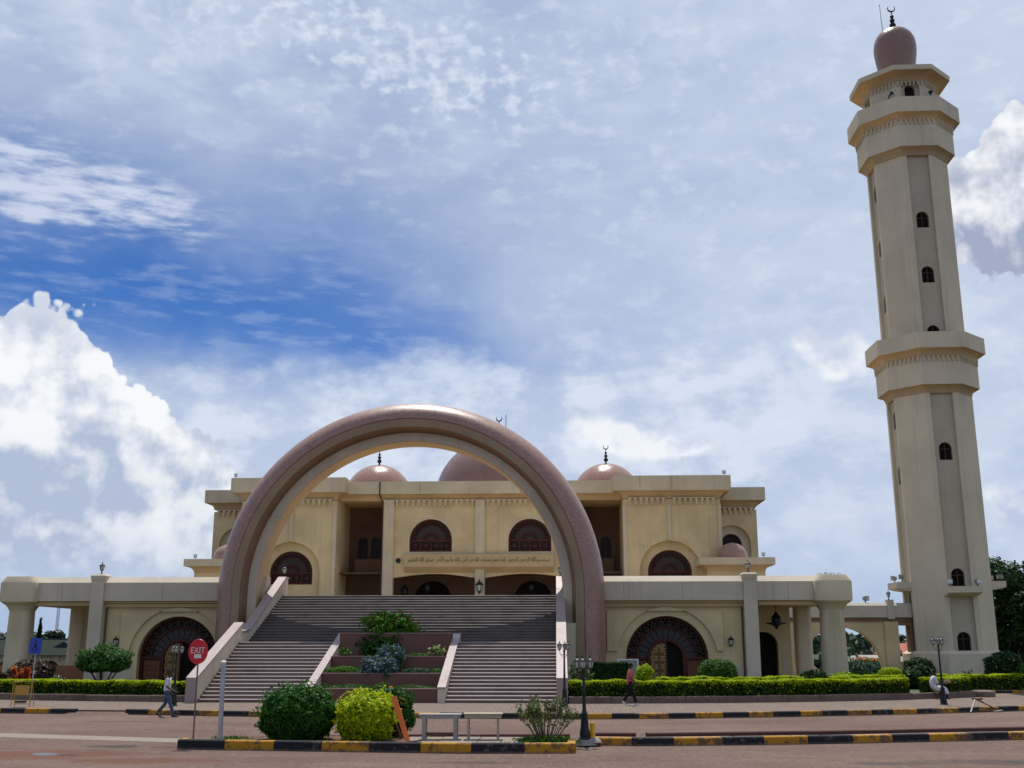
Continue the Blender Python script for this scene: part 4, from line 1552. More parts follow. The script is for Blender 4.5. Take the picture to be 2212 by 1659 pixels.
def wing(s_, label):
    ux = lambda u: AW + s_ * u
    def bx(m5, u0, u1, *r_):
        a, b_ = sorted((ux(u0), ux(u1)))
        return m5.box(a, b_, *r_)
    w = thing('side_wing', label, 'wing', (ux(14), YW, .2))
    beam = [(YW, 4.95), (YW, 5.96), (YW + .42, 6.28), (YW + .95, 6.28), (YW + .95, 4.95)]
    a, b_ = sorted((ux(8.6), ux(21.9)))
    m5 = MB(); m5.prism_x(beam, a, b_)
    wpart('beam', m5, 'white_stucco', w)
    m5 = MB()
    a, b_ = sorted((ux(8.6), ux(17.68)))
    m5.prism_x([(YW + .18, 4.94), (YW + .18, 4.84), (YW + .3, 4.80), (YW + .3, 4.62), (YW + .7, 4.62), (YW + .7, 4.94)], a, b_)
    wpart('moulding', m5, 'peach_bounce_stucco', w)
    cx = ux(13.5)
    m5 = MB()
    wall_sheet(m5, a, b_, .25, 4.9, YW + .5, .9, [(cx, .25, 1.88, 2.24)])
    bx(m5, 8.6, 17.68, YW + 1.4, 63.74, .25, 5.15)
    wpart('front_wall', m5, 'cream_stucco', w)
    # raised panel cut by a larger arch
    m5 = MB()
    x0, x1 = cx - 3.25, cx + 3.05 if s_ > 0 else cx + 3.25
    out = arc(cx, 1.88, 2.72, 172, 8, 26)
    y0, y1 = YW + .36, YW + .51
    top = 4.38
    pts = [(x0, out[0][1]), *out, (x1, out[-1][1])]
    for (xa, za), (xb, zb) in zip(pts[:-1], pts[1:]):
        m5.face([(xa, y0, za), (xb, y0, zb), (xb, y0, top), (xa, y0, top)])
        m5.face([(xa, y0, za), (xb, y0, zb), (xb, y1, zb), (xa, y1, za)])
    m5.face([(x0, y0, top), (x1, y0, top), (x1, y1, top), (x0, y1, top)])
    m5.face([(x0, y0, out[0][1]), (x0, y0, top), (x0, y1, top), (x0, y1, out[0][1])])
    m5.face([(x1, y0, out[-1][1]), (x1, y0, top), (x1, y1, top), (x1, y1, out[-1][1])])
    wpart('raised_panel', m5, 'cream_stucco', w)
    door_parts(w, cx, YW + 1.0, 2.22, 1.88, .25)
    # white dado, pier, porch roof, columns
    for xa, xb in (((a, cx - 2.5), (cx + 2.5, b_))):
        m5 = MB()
        m5.box(xa, xb, YW + .47, YW + .52, .25, 1.55)
        wpart('dado', m5, 'white_stucco', w)
    m5 = MB()
    bx(m5, 17.69, 18.42, YW - .12, YW + .75, .15, 6.1)
    m5.loft([rect_ring(min(ux(17.69), ux(18.42)), max(ux(17.69), ux(18.42)), YW - .12, YW + .75, 6.1, .02), rect_ring(min(ux(17.69), ux(18.42)), max(ux(17.69), ux(18.42)), YW - .12, YW + .75, 6.34, .05),
             rect_ring(min(ux(17.69), ux(18.42)), max(ux(17.69), ux(18.42)), YW - .12, YW + .75, 6.44, -.06)])
    wpart('pier', m5, 'white_stucco', w)
    m5 = MB()
    px_ = ux(17.62)
    m5.tube([(px_, YW + .40, .2), (px_, YW + .40, 4.9)], .045, 8)
    wpart('rain_pipe', m5, 'brown_wood', w, 40)
    for u in (11.2, 14.4, 20.1):
        m5 = MB()
        bx(m5, u - .012, u + .012, YW - .004, YW + .02, 4.97, 5.95)
        wpart('joint', m5, 'grey_concrete', w)
    m5 = MB()
    bx(m5, 17.7, 22.6, YW + .955, 69.2, 4.75, 5.85)
    wpart('porch_roof', m5, 'pale_stucco', w)
    m5 = MB()
    bx(m5, 18.5, 21.9, YW + .2, YW + .94, 4.70, 4.945)
    wpart('moulding', m5, 'peach_bounce_stucco', w)
    cxc, cyc = ux(22.5), YW + .55
    m5 = MB()
    prof = [(.68, .1), (.66, 1.9), (.61, 4.42), (.63, 4.45), (.66, 4.5), (.72, 4.62), (.82, 4.74), (.96, 4.83), (1.0, 4.86), (1.02, 4.9)]
    m5.loft([superring(cxc, cyc, z, h, 3.2) for h, z in prof])
    col = wpart('end_column', m5, 'pale_stucco', w, 35)
    m5 = MB()
    m5.loft([superring(cxc, cyc, z, h, 6.5) for h, z in ((1.02, 4.905), (1.03, 5.93), (1.0, 5.99), (.84, 6.27), (.82, 6.30))])
    wpart('capital', m5, 'pale_stucco', col, 35)
    bxx = -28.95 if s_ < 0 else 14.35
    m5 = MB()
    m5.loft([superring(bxx, 67.6, z, h, 5.0) for h, z in ((.5, .1), (.47, 4.76))])
    wpart('back_column', m5, 'pale_stucco', w, 35)
    if s_ > 0:
        m5 = MB()
        wall_sheet(m5, 10.0, 13.6, .2, 4.74, 67.4, .6, [(12.05, .2, 2.55, .78)])
        wpart('porch_wall', m5, 'cream_stucco', w)
        m5 = MB()
        m5.prism_y(dshape(12.05, .2, 2.55, .77), 67.75, 67.8)
        wpart('porch_door', m5, 'void_dark', w)
        m5 = MB()
        m5.box(13.05, 13.4, 67.37, 67.39, 1.05, 1.75)
        wpart('notice', m5, 'white_stucco', w)
    return w
wing_l = wing(-1, 'left wing of the mosque with an open porch column and arched door behind the hedge')
wing_r = wing(1, 'right wing of the mosque between the great arch and the minaret, door half open')
# dried plants on the right capital
# ------------------------------------------------------------------ arcade linking wing and minaret
arcade = thing('link_arcade', 'cream beam on an arch and pillars joining the right wing to the minaret', 'arcade', (18.5, 74.5, .2))
m5 = MB()
m5.prism_x([(74.0, 4.3), (74.0, 5.05), (74.2, 5.22), (75.2, 5.22), (75.2, 4.3)], 12.5, 22.75)
wpart('beam', m5, 'white_stucco', arcade)
m5 = MB()
m5.box(12.5, 22.7, 74.15, 75.1, 4.06, 4.295)
wpart('moulding', m5, 'shaded_ochre_stucco', arcade)
m5 = MB()
y0, y1 = 74.25, 74.95
a = arc(18.2, 1.15, 2.55, 180, 0, 24)
pts = [(12.5, a[0][1])] + a + [(20.98, a[-1][1])]
for (xa, za), (xb, zb) in zip(pts[:-1], pts[1:]):
    for y in (y0, y1):
        m5.face([(xa, y, za), (xb, y, zb), (xb, y, 4.06), (xa, y, 4.06)])
    m5.face([(xa, y0, za), (xb, y0, zb), (xb, y1, zb), (xa, y1, za)])
m5.box(12.5, 15.648, y0, y1, .1, 1.149)
m5.box(20.752, 20.98, y0, y1, .1, 1.149)
wpart('arch_wall', m5, 'cream_stucco', arcade)
m5 = MB()
m5.box(20.985, 21.85, 74.1, 75.0, .1, 4.05)
wpart('pillar', m5, 'cream_stucco', arcade)
m5 = MB()
m5.box(21.86, 22.7, 74.2, 75.0, 3.8, 4.05)
m5.box(22.6, 22.75, 74.2, 75.0, .1, 3.8)
wpart('lintel', m5, 'shaded_ochre_stucco', arcade)
m5 = MB()
m5.box(21.2, 21.62, 73.9, 74.4, 4.2, 5.42)
wpart('post_cap', m5, 'white_stucco', arcade)
# outside stair seen through the arcade
st2 = thing('side_stair', 'narrow outdoor stair with white sloping wall behind the link arcade', 'staircase', (16.8, 80, .2))
m5 = MB()
m5.prism_y([(14.5, .3), (14.5, 3.3), (14.8, 3.3), (17.9, .75), (17.9, .3)], 80, 80.25)
w = wpart('side_wall', m5, 'shaded_ochre_stucco', st2)
m5 = MB()
m5.prism_y([(14.45, 3.302), (14.45, 3.42), (14.85, 3.42), (18.0, .86), (17.9, .752), (14.8, 3.302)], 79.95, 80.3)
wpart('coping', m5, 'white_stucco', w)
for i in range(12):
    m5 = MB()
    m5.box(14.6, 17.6 - i * .25, 80.26, 81.6, .3 + i * .2, .5 + i * .2 - .004)
    wpart('step', m5, 'concrete', st2)

# ------------------------------------------------------------------ minaret
MX, MY, AP = 25.3, 74.55, 2.54
minaret = thing('minaret', 'tall cream octagonal minaret with two galleries and a pink bulb dome', 'minaret', (MX, MY, .2))

def shaft_outline(a, notch, wn):
    """octagon whose four axial faces carry a sunk panel"""
    s = a * math.tan(R(22.5))
    pts = []
    for k in range(4):
        c, sn_ = round(math.cos(R(90 * k))), round(math.sin(R(90 * k)))
        rotp = lambda d, t: (MX + c * d - sn_ * t, MY + sn_ * d + c * t)
        pts += [rotp(a, -s), rotp(a, -wn), rotp(a - notch, -wn), rotp(a - notch, wn), rotp(a, wn), rotp(a, s)]
    return pts

PW = .74
def shaft(z0, z1, a):
    m6 = MB()
    m6.prism_z(shaft_outline(a, .62, PW), z0, z1)
    return wpart('shaft', m6, 'minaret_stucco', minaret)
# plinth
m6 = MB()
m6.loft([octo(MX, MY, 0, AP + .42), octo(MX, MY, 2.05, AP + .30), octo(MX, MY, 2.22, AP + .02)])
wpart('plinth', m6, 'minaret_stucco', minaret)
shaft(2.0, 18.75, AP)
shaft(22.2, 35.6, AP - .04)
WIN_F = [(2.95, .42, .75), (6.88, .42, .70), (14.98, .42, .75), (22.9, .42, .75), (27.05, .42, .75), (30.98, .42, .75)]
WIN_L = [(5.9, .42, .7), (13.75, .42, .75), (17.5, .42, .75), (25.7, .42, .75), (29.8, .42, .75), (33.85, .42, .75)]
def sunk_panel(a, z0, z1, wins, rz):
    """panel sheet with real openings, in a frame facing -Y, turned about the shaft"""
    zs_sorted = sorted(wins)
    m6 = MB()
    y = -(a - .20)
    # split into storeys so that every piece of sheet has one opening
    cuts = [z0] + [(zs_sorted[i][0] + .42 + zs_sorted[i + 1][0] - .75) / 2 for i in range(len(zs_sorted) - 1)] + [z1]
    for i, (zs, r, hb) in enumerate(zs_sorted):
        wall_sheet(m6, -PW, PW, cuts[i], cuts[i + 1], y, .42, [(0, zs - hb, zs, r)], sides=False)
    if not zs_sorted:
        wall_sheet(m6, -PW, PW, z0, z1, y, .42, [], sides=False)
    p = wpart('sunk_panel', m6, 'minaret_panel', minaret, loc=(MX, MY, 0), rot=(0, 0, rz))
    for zs, r, hb in wins:
        f = MB()
        ring_band(f, 0, zs - hb, zs, r - .05, r - .004, y + .16, y + .24)
        f.box(-.025, .025, y + .16, y + .22, zs - hb, zs + r - .05)
        f.box(-r + .05, r - .05, y + .165, y + .215, zs - .03, zs + .02)
        f.box(-r + .05, r - .05, y + .165, y + .215, zs - hb, zs - hb + .06)
        f.prism_y(dshape(0, zs - hb, zs, r - .05), y + .25, y + .27, 1)
        o = f.build('window', ('grille_bar', 'void_dark'), p)
    return p
for k, (lo, up) in enumerate(((WIN_F[:3], WIN_F[3:]), (WIN_L[:3], WIN_L[3:]), (WIN_F[:3], WIN_F[3:]), (WIN_L[:3], WIN_L[3:]))):
    rz = R(-90 * k)
    sunk_panel(AP, 2.15, 18.7, lo, rz)
    sunk_panel(AP - .04, 22.3, 35.5, up, rz)

MC = corbel_mesh(.29, .36, .10, 'pale_stucco')
def oct_frieze(a, z, pitch=.29, me=MC):
    s = a * math.tan(R(22.5))
    n = int(2 * s / pitch)
    for k in range(8):
        t = R(45 * k)
        nx_, ny_ = math.cos(t), math.sin(t)
        for j in range(n):
            q = (j - (n - 1) / 2) * (2 * s / n)
            wpart('corbel', me, None, minaret, loc=(MX + nx_ * a - ny_ * q, MY + ny_ * a + nx_ * q, z), rot=(0, 0, t + R(90)))

def gallery(z, a_in, a_box, a_par, hs):
    """z: underside of the cove; hs: heights of cove, box, frieze, cove, parapet"""
    h1, h2, h3, h4, h5 = hs
    m7 = MB()
    m7.loft([octo(MX, MY, z + h1 * q, a_in + (a_box - a_in) * (1 - math.sqrt(max(0, 1 - q * q))) + .01) for q in (0, .3, .6, .8, .95, 1)])
    g_ = wpart('gallery', m7, 'shaded_tan_stucco', minaret)
    z1 = z + h1
    m7 = MB()
    m7.loft([octo(MX, MY, z1 + .002, a_box), octo(MX, MY, z1 + h2 + h3, a_box)])
    wpart('drum', m7, 'minaret_stucco', g_)
    z2 = z1 + h2 + h3
    m7 = MB()
    m7.loft([octo(MX, MY, z2 + .002 + h4 * q, a_box + .06 + (a_par - a_box - .06) * (1 - math.sqrt(max(0, 1 - q * q)))) for q in (0, .3, .6, .8, .95, 1)])
    wpart('cove', m7, 'peach_bounce_stucco', g_)
    z3 = z2 + h4
    m7 = MB()
    o0, o1 = octo(MX, MY, z3 + .004, a_par), octo(MX, MY, z3 + h5, a_par)
    i1, i0 = octo(MX, MY, z3 + h5, a_par - .22), octo(MX, MY, z3 + .2, a_par - .22)
    m7.loft([o0, o1, i1, i0])
    wpart('parapet', m7, 'minaret_stucco', g_)
    oct_frieze(a_box, z1 + h2)
    return z3 + h5
gallery(18.65, AP, 3.02, 3.56, (.48, 1.55, .38, .40, 1.08))
gallery(35.45, AP, 3.02, 3.52, (.48, 1.60, .38, .36, 1.12))
# drum with small arched lights under the cap
m7 = MB()
m7.prism_z(shaft_outline(2.34, .5, .62), 38.4, 41.37)
wpart('lantern_drum', m7, 'minaret_stucco', minaret)
for k in range(4):
    m7 = MB()
    y = -(2.34 - .15)
    wall_sheet(m7, -.62, .62, 38.4, 41.35, y, .35, [(0, 39.6, 40.55, .36)], sides=False)
    p = wpart('sunk_panel', m7, 'minaret_panel', minaret, loc=(MX, MY, 0), rot=(0, 0, R(90 * k)))
    m7 = MB()
    m7.prism_y(dshape(0, 39.6, 40.55, .355), y + .25, y + .28)
    m7.build('window', 'void_dark', p)
oct_frieze(2.34, 40.78, .27)
m7 = MB()
m7.loft([octo(MX, MY, 41.2 + .42 * q, 2.38 + .78 * (1 - math.sqrt(max(0, 1 - q * q)))) for q in (0, .3, .6, .8, .95, 1)])
cap = wpart('cap', m7, 'peach_bounce_stucco', minaret)
m7 = MB()
m7.loft([octo(MX, MY, 41.622, 3.18), octo(MX, MY, 41.97, 3.20), octo(MX, MY, 42.03, 3.05), octo(MX, MY, 42.3, 1.5)])
wpart('cap_rim', m7, 'minaret_stucco', cap)
m7 = MB()
m7.lathe([(1.16, 42.1), (1.20, 42.6), (1.30, 43.3), (1.42, 44.05), (1.49, 44.7), (1.49, 45.1), (1.43, 45.5), (1.28, 45.88), (1.04, 46.2), (.74, 46.4), (.4, 46.51), (.15, 46.54), (.0, 46.545)], (MX, MY, 0), 40)
bulb = wpart('dome', m7, 'dome_mosaic_dark', minaret, 60)
wpart('finial', finial_mesh(2.15), None, bulb, loc=(MX, MY, 46.45))
m7 = MB()
m7.tube([(MX - .75, MY, 46.0), (MX - .82, MY, 48.6)], [.025, .018], 6)
m7.lathe([(.0, -.06), (.05, 0), (0, .06)], (MX - .82, MY, 48.6), 8)
wpart('antenna', m7, 'dark_iron', bulb)
# loudspeaker horns under the cap
for tx in (-1.45, 1.45):
    hornt = thing('loudspeaker', 'dark horn loudspeaker under the minaret cap, ' + ('left' if tx < 0 else 'right') + ' of its small arched window', 'loudspeaker', (MX + tx - .3, MY - 2.15, 40.1))
    m7 = MB()
    m7.lathe([(.05, 0), (.055, .14), (.08, .24), (.15, .36), (.155, .37), (.12, .34)], n=14)
    m7.build('horn', 'dark_iron', hornt, 50, rot=(R(75), 0, R(20 if tx < 0 else -20)))
    m7 = MB()
    m7.bar((0, 0, -.1), (0, .35, -.1), .05)
    m7.bar((0, 0, -.12), (0, 0, .05), .05)
    m7.build('bracket', 'dark_iron', hornt)
# ledges carrying floodlights
for k, nm in ((0, 'front'), (1, 'left'), (3, 'right')):
    rz = R(-90 * k)
    zl = 5.62 if k == 0 else 6.05
    m7 = MB()
    m7.loft([[(-1.0, -AP - .55, zl), (1.0, -AP - .55, zl), (1.0, -AP + .3, zl - .12), (-1.0, -AP + .3, zl - .12)],
             [(-1.05, -AP - .92, zl + .12), (1.05, -AP - .92, zl + .12), (1.05, -AP + .3, zl + .12), (-1.05, -AP + .3, zl + .12)],
             [(-1.05, -AP - .92, zl + .5), (1.05, -AP - .92, zl + .5), (1.05, -AP + .3, zl + .5), (-1.05, -AP + .3, zl + .5)]])
    wpart('ledge', m7, 'minaret_stucco', minaret, loc=(MX, MY, 0), rot=(0, 0, rz))
    for j, tx in enumerate((-.8, .85)):
        v = Matrix.Rotation(rz, 3, 'Z') @ Vector((tx, -AP - .55, 0))
        floodlight((MX + v.x, MY + v.y, zl + .5), rz + R(rng.uniform(-30, 30)),
                   'floodlight on the %s ledge of the minaret, its %s one' % (nm, ('nearer' if k == 1 else 'left') if j == 0 else ('farther' if k == 1 else 'right')))

# the shaft stands a hair out of plumb
minaret.rotation_euler = (0, R(-.42), 0)

# ------------------------------------------------------------------ foliage
nrg = np.random.default_rng(11)

def leaf_mesh(name, pts, nrm, size, mats, up=.25, aspect=.55, mi=None):
    """one small folded leaf per point, turned roughly outwards"""
    n = len(pts)
    pts = np.asarray(pts, float)
    nrm = np.asarray(nrm, float) + nrg.normal(0, .55, (n, 3)) + np.array([0, 0, up])
    nrm /= np.linalg.norm(nrm, axis=1)[:, None] + 1e-9
    t = np.cross(nrm, nrg.normal(0, 1, (n, 3)))
    t /= np.linalg.norm(t, axis=1)[:, None] + 1e-9
    b_ = np.cross(nrm, t)
    s = size * nrg.uniform(.65, 1.35, (n, 1))
    v = np.empty((n, 4, 3))
    v[:, 0] = pts - t * s
    v[:, 1] = pts + b_ * s * aspect + nrm * s * .15
    v[:, 2] = pts + t * s
    v[:, 3] = pts - b_ * s * aspect + nrm * s * .15
    me = bpy.data.meshes.new(name)
    me.vertices.add(n * 4)
    me.vertices.foreach_set('co', v.ravel())
    me.loops.add(n * 4)
    me.loops.foreach_set('vertex_index', np.arange(n * 4))
    me.polygons.add(n)
    me.polygons.foreach_set('loop_start', np.arange(0, n * 4, 4))
    for m_ in (mats if isinstance(mats, (list, tuple)) else [mats]):
        me.materials.append(MATS[m_])
    if mi is not None:
        me.polygons.foreach_set('material_index', np.asarray(mi, dtype=np.int32))
    me.update(calc_edges=True)
    return me

def shell_points(n, rx, ry, rz, inner=.72, p=2.0, lump=.16, seed=0, flat=0.0):
    """points through the outer part of a lumpy ellipsoid about the origin"""
    r2 = np.random.default_rng(seed)
    d = r2.normal(0, 1, (n, 3))
    d /= np.linalg.norm(d, axis=1)[:, None]
    k = (np.abs(d[:, 0]) ** p + np.abs(d[:, 1]) ** p + np.abs(d[:, 2]) ** p) ** (-1 / p)
    ph = r2.uniform(0, 6.28, 8)
    l = (np.sin(5 * d[:, 0] + ph[0]) * np.sin(5 * d[:, 2] + ph[1]) + .7 * np.sin(9 * d[:, 1] + ph[2]) * np.sin(8 * d[:, 0] + ph[3])
         + .5 * np.sin(15 * d[:, 2] + ph[4]) * np.sin(13 * d[:, 0] + 11 * d[:, 1] + ph[5]))
    rad = k * (1 + lump * l) * (inner + (1 - inner) * r2.uniform(0, 1, n) ** .45)
    pts = d * rad[:, None] * np.array([rx, ry, rz])
    return pts, d

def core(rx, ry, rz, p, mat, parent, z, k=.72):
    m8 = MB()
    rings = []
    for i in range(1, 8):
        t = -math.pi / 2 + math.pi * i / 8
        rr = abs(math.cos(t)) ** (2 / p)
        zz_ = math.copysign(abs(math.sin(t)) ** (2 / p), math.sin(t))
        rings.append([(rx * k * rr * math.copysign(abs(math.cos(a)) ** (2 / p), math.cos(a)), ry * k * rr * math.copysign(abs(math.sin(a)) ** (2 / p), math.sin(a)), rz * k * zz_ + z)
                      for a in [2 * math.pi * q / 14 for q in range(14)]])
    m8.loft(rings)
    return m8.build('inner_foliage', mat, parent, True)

def bush(name, label, loc, rx, ry, rz, mat, n, size, cat='bush', p=2.4, lump=.10, stems=3, lift=0.0, extra=None, seed=None, group=None, inner=.75, coremat='iron_core', ck=.74, up=.25, shoots=0):
    t = thing(name, label, cat, loc, 0, group)
    seed = seed if seed is not None else int(abs(loc[0] * 31 + loc[1] * 7)) + 3
    pts, d = shell_points(n, rx, ry, rz, inner, p, lump, seed)
    r3 = np.random.default_rng(seed + 77)
    for _ in range(shoots):
        dd_ = r3.normal(0, 1, 3) + np.array([0, 0, .5])
        dd_ /= np.linalg.norm(dd_)
        kk = (np.abs(dd_[0]) ** p + np.abs(dd_[1]) ** p + np.abs(dd_[2]) ** p) ** (-1 / p)
        q = r3.uniform(.92, 1.0 + r3.uniform(.06, .24), 9)[:, None]
        sp = dd_ * kk * q * np.array([rx, ry, rz]) + r3.normal(0, size * .45, (9, 3)) + np.array([0, 0, .05]) * (q - 1) * 6
        pts = np.concatenate([pts, sp])
        d = np.concatenate([d, np.tile(dd_, (9, 1))])
    n = len(pts)
    pts[:, 2] += rz + lift
    mats, mi = [mat], np.zeros(n, int)
    if extra:
        for q, (em, frac, zmin) in enumerate(extra):
            mats.append(em)
            sel = (nrg.uniform(0, 1, n) < frac) & (pts[:, 2] > lift + 2 * rz * zmin)
            mi[sel] = q + 1
    place('crown', leaf_mesh('crown', pts, d, size, mats, up, .55, mi), t)
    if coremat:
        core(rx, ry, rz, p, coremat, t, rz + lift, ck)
    m8 = MB()
    for k in range(max(1, stems)):
        a = 2 * math.pi * k / max(1, stems) + .4
        m8.tube([(.08 * rx * math.cos(a), .08 * ry * math.sin(a), -.05), (.3 * rx * math.cos(a), .3 * ry * math.sin(a), lift + .5 * rz), (.5 * rx * math.cos(a), .5 * ry * math.sin(a), lift + rz * 1.1)],
                [.035 + .02 * rx, .02 + .012 * rx, .01], 6)
    m8.build('trunk', 'bark', t, True)
    return t

def hedge(name, label, line, w, z0, z1, mat, dens, size, group=None, cat='hedge', wob=.04):
    t = thing(name, label, cat, (line[0][0], line[0][1], z0), 0, group)
    P_, N_ = [], []
    m8 = MB()
    L = 0.0
    for (xa, ya), (xb, yb) in zip(line[:-1], line[1:]):
        d = Vector((xb - xa, yb - ya, 0))
        l = d.length
        d.normalize()
        nn = Vector((-d.y, d.x, 0))
        h = z1 - z0
        for cnt, kind in ((int(l * h * dens), 'f'), (int(l * w * dens), 't'), (int(l * h * dens * .35), 'b')):
            u = nrg.uniform(0, l, cnt)
            q = nrg.uniform(0, 1, cnt)
            wob_ = wob * np.sin((u + L) * 2.3) * np.cos((u + L) * .9 + 1) + .5 * wob * np.sin((u + L) * 7.1)
            j = np.abs(nrg.normal(0, .03, cnt))
            if kind == 't':
                off, zz_ = q * w, np.full(cnt, h) + wob_ - j
                nv = (0, 0, 1)
            else:
                off = np.where(kind == 'f', 0, w) + (wob_ + j) * (1 if kind == 'f' else -1)
                zz_ = q * (h + wob_)
                # rounded shoulder
                sh = np.clip((zz_ - (h - .12)) / .12, 0, 1) ** 2 * .08
                off = off + (sh if kind == 'f' else -sh)
                nv = (-nn.x, -nn.y, 0) if kind == 'f' else (nn.x, nn.y, 0)
            P_.append(np.stack([xa + d.x * u + nn.x * off, ya + d.y * u + nn.y * off, z0 + zz_], 1))
            N_.append(np.tile(nv, (cnt, 1)))
        c0, c1 = .10, w - .10
        a = Vector((xa, ya, 0)) + nn * c0
        b_ = Vector((xb, yb, 0)) + nn * c0
        a2 = Vector((xa, ya, 0)) + nn * c1
        b2 = Vector((xb, yb, 0)) + nn * c1
        zt = z1 - .10
        m8.poly([(a.x, a.y, z0), (b_.x, b_.y, z0), (b2.x, b2.y, z0), (a2.x, a2.y, z0), (a.x, a.y, zt), (b_.x, b_.y, zt), (b2.x, b2.y, zt), (a2.x, a2.y, zt)],
                [(0, 3, 2, 1), (4, 5, 6, 7), (0, 1, 5, 4), (1, 2, 6, 5), (2, 3, 7, 6), (3, 0, 4, 7)])
        L += l
    # end caps
    for (px_, py_), (qx, qy) in ((line[0], line[1]), (line[-1], line[-2])):
        d = Vector((px_ - qx, py_ - qy, 0)).normalized()
        f = Vector((line[1][0] - line[0][0], line[1][1] - line[0][1], 0)).normalized()
        nn = Vector((-f.y, f.x, 0))
        cnt = int(w * (z1 - z0) * dens)
        u, q = nrg.uniform(0, w, cnt), nrg.uniform(0, z1 - z0, cnt)
        P_.append(np.stack([px_ + nn.x * u + d.x * .02, py_ + nn.y * u + d.y * .02, z0 + q], 1))
        N_.append(np.tile((d.x, d.y, 0), (cnt, 1)))
    pts, nr = np.concatenate(P_), np.concatenate(N_)
    mats, mi = mat, None
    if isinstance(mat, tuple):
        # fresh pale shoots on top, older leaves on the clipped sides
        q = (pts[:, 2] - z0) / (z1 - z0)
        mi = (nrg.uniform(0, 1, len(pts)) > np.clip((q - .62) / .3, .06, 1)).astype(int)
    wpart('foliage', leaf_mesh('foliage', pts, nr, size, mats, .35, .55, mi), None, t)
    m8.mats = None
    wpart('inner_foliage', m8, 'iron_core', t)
    return t

# hedges behind the low walls
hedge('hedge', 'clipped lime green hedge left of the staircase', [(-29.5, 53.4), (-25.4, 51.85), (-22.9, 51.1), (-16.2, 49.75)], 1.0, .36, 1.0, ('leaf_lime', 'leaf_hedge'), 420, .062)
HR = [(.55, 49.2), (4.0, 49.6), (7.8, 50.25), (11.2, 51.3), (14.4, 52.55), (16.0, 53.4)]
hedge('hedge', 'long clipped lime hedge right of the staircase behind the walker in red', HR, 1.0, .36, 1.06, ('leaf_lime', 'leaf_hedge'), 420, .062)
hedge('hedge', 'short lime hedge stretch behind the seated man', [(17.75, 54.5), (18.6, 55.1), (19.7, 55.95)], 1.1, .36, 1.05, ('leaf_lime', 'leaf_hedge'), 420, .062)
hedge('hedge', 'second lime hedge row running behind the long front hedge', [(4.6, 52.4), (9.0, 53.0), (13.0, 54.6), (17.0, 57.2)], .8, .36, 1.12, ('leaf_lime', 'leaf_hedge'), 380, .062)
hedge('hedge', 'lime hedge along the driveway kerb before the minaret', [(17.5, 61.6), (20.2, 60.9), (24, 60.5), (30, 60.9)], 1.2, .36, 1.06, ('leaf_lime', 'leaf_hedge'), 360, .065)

# traffic island plants
bush('clipped_shrub', 'big dark green clipped shrub on the near island behind the kerb', (-6.9, 30.35, .1), .93, .88, .67, 'leaf_green', 9000, .055, p=2.7, lump=.07, inner=.80, ck=.80, shoots=170)
bush('clipped_shrub', 'bright yellow clipped shrub on the near island', (-5.08, 30.3, .12), .72, .72, .575, 'leaf_yellow', 6500, .05, p=3.0, lump=.08, inner=.76, shoots=190, extra=[('flower_orange', .012, .6)], coremat='leaf_hedge', ck=.72)
bush('flowering_shrub', 'dark green shrub with orange flowers behind the yellow shrub', (-4.75, 31.7, .1), .78, .6, .68, 'leaf_green', 3500, .06, extra=[('flower_orange', .03, .45)])

def twiggy(name, label, loc, rx, h, nst, mat, nleaf, size, extra=None, cat='shrub', seed=5, base=None):
    t = thing(name, label, cat, loc)
    r2 = random.Random(seed)
    m8 = MB()
    tips = []
    for k in range(nst):
        a, q = r2.uniform(0, 6.28), r2.uniform(.2, 1.0)
        hh = h * r2.uniform(.55, 1.0) * (1.1 - .35 * q)
        x, y = rx * q * math.cos(a), rx * .7 * q * math.sin(a)
        p0 = (x * .25, y * .25, -.02)
        p1 = (x * .6, y * .6, hh * .5)
        p2 = (x + r2.uniform(-.08, .08), y, hh)
        m8.tube([p0, p1, p2], [.014, .010, .004], 5)
        for j in range(3):
            f = r2.uniform(.4, .9)
            b0 = Vector(p1).lerp(Vector(p2), f)
            b1 = b0 + Vector((r2.uniform(-.25, .25), r2.uniform(-.2, .2), r2.uniform(.05, .28)))
            m8.tube([b0, b1], [.006, .003], 4)
            tips.append((b0, b1))
        tips.append((Vector(p1), Vector(p2)))
    m8.build('stems', 'twig', t)
    pts, nr = [], []
    for _ in range(nleaf):
        b0, b1 = r2.choice(tips)
        p = b0.lerp(b1, r2.uniform(.1, 1.0)) + Vector((r2.gauss(0, .035), r2.gauss(0, .035), r2.gauss(0, .035)))
        pts.append(p)
        nr.append((r2.gauss(0, 1), r2.gauss(0, 1), .6))
    mats, mi = [mat], np.zeros(nleaf, int)
    if extra:
        mats.append(extra[0])
        mi[nrg.uniform(0, 1, nleaf) < extra[1]] = 1
    place('leaves', leaf_mesh('leaves', pts, nr, size, mats, .2, .55, mi), t)
    if base:
        pp, dd = shell_points(900, rx * .95, rx * .6, .16, .5, 2, .2, seed)
        pp[:, 2] = np.abs(pp[:, 2]) + .02
        place('ground_leaves', leaf_mesh('ground_leaves', pp, dd, .05, base), t)
    return t
twiggy('rose_bush', 'thin leggy rose bush at the right end of the near island', (-.35, 29.7, .12), .85, 1.25, 34, 'leaf_dry', 2400, .034, ('leaf_pale', .05), 'bush', 5, 'leaf_mid')

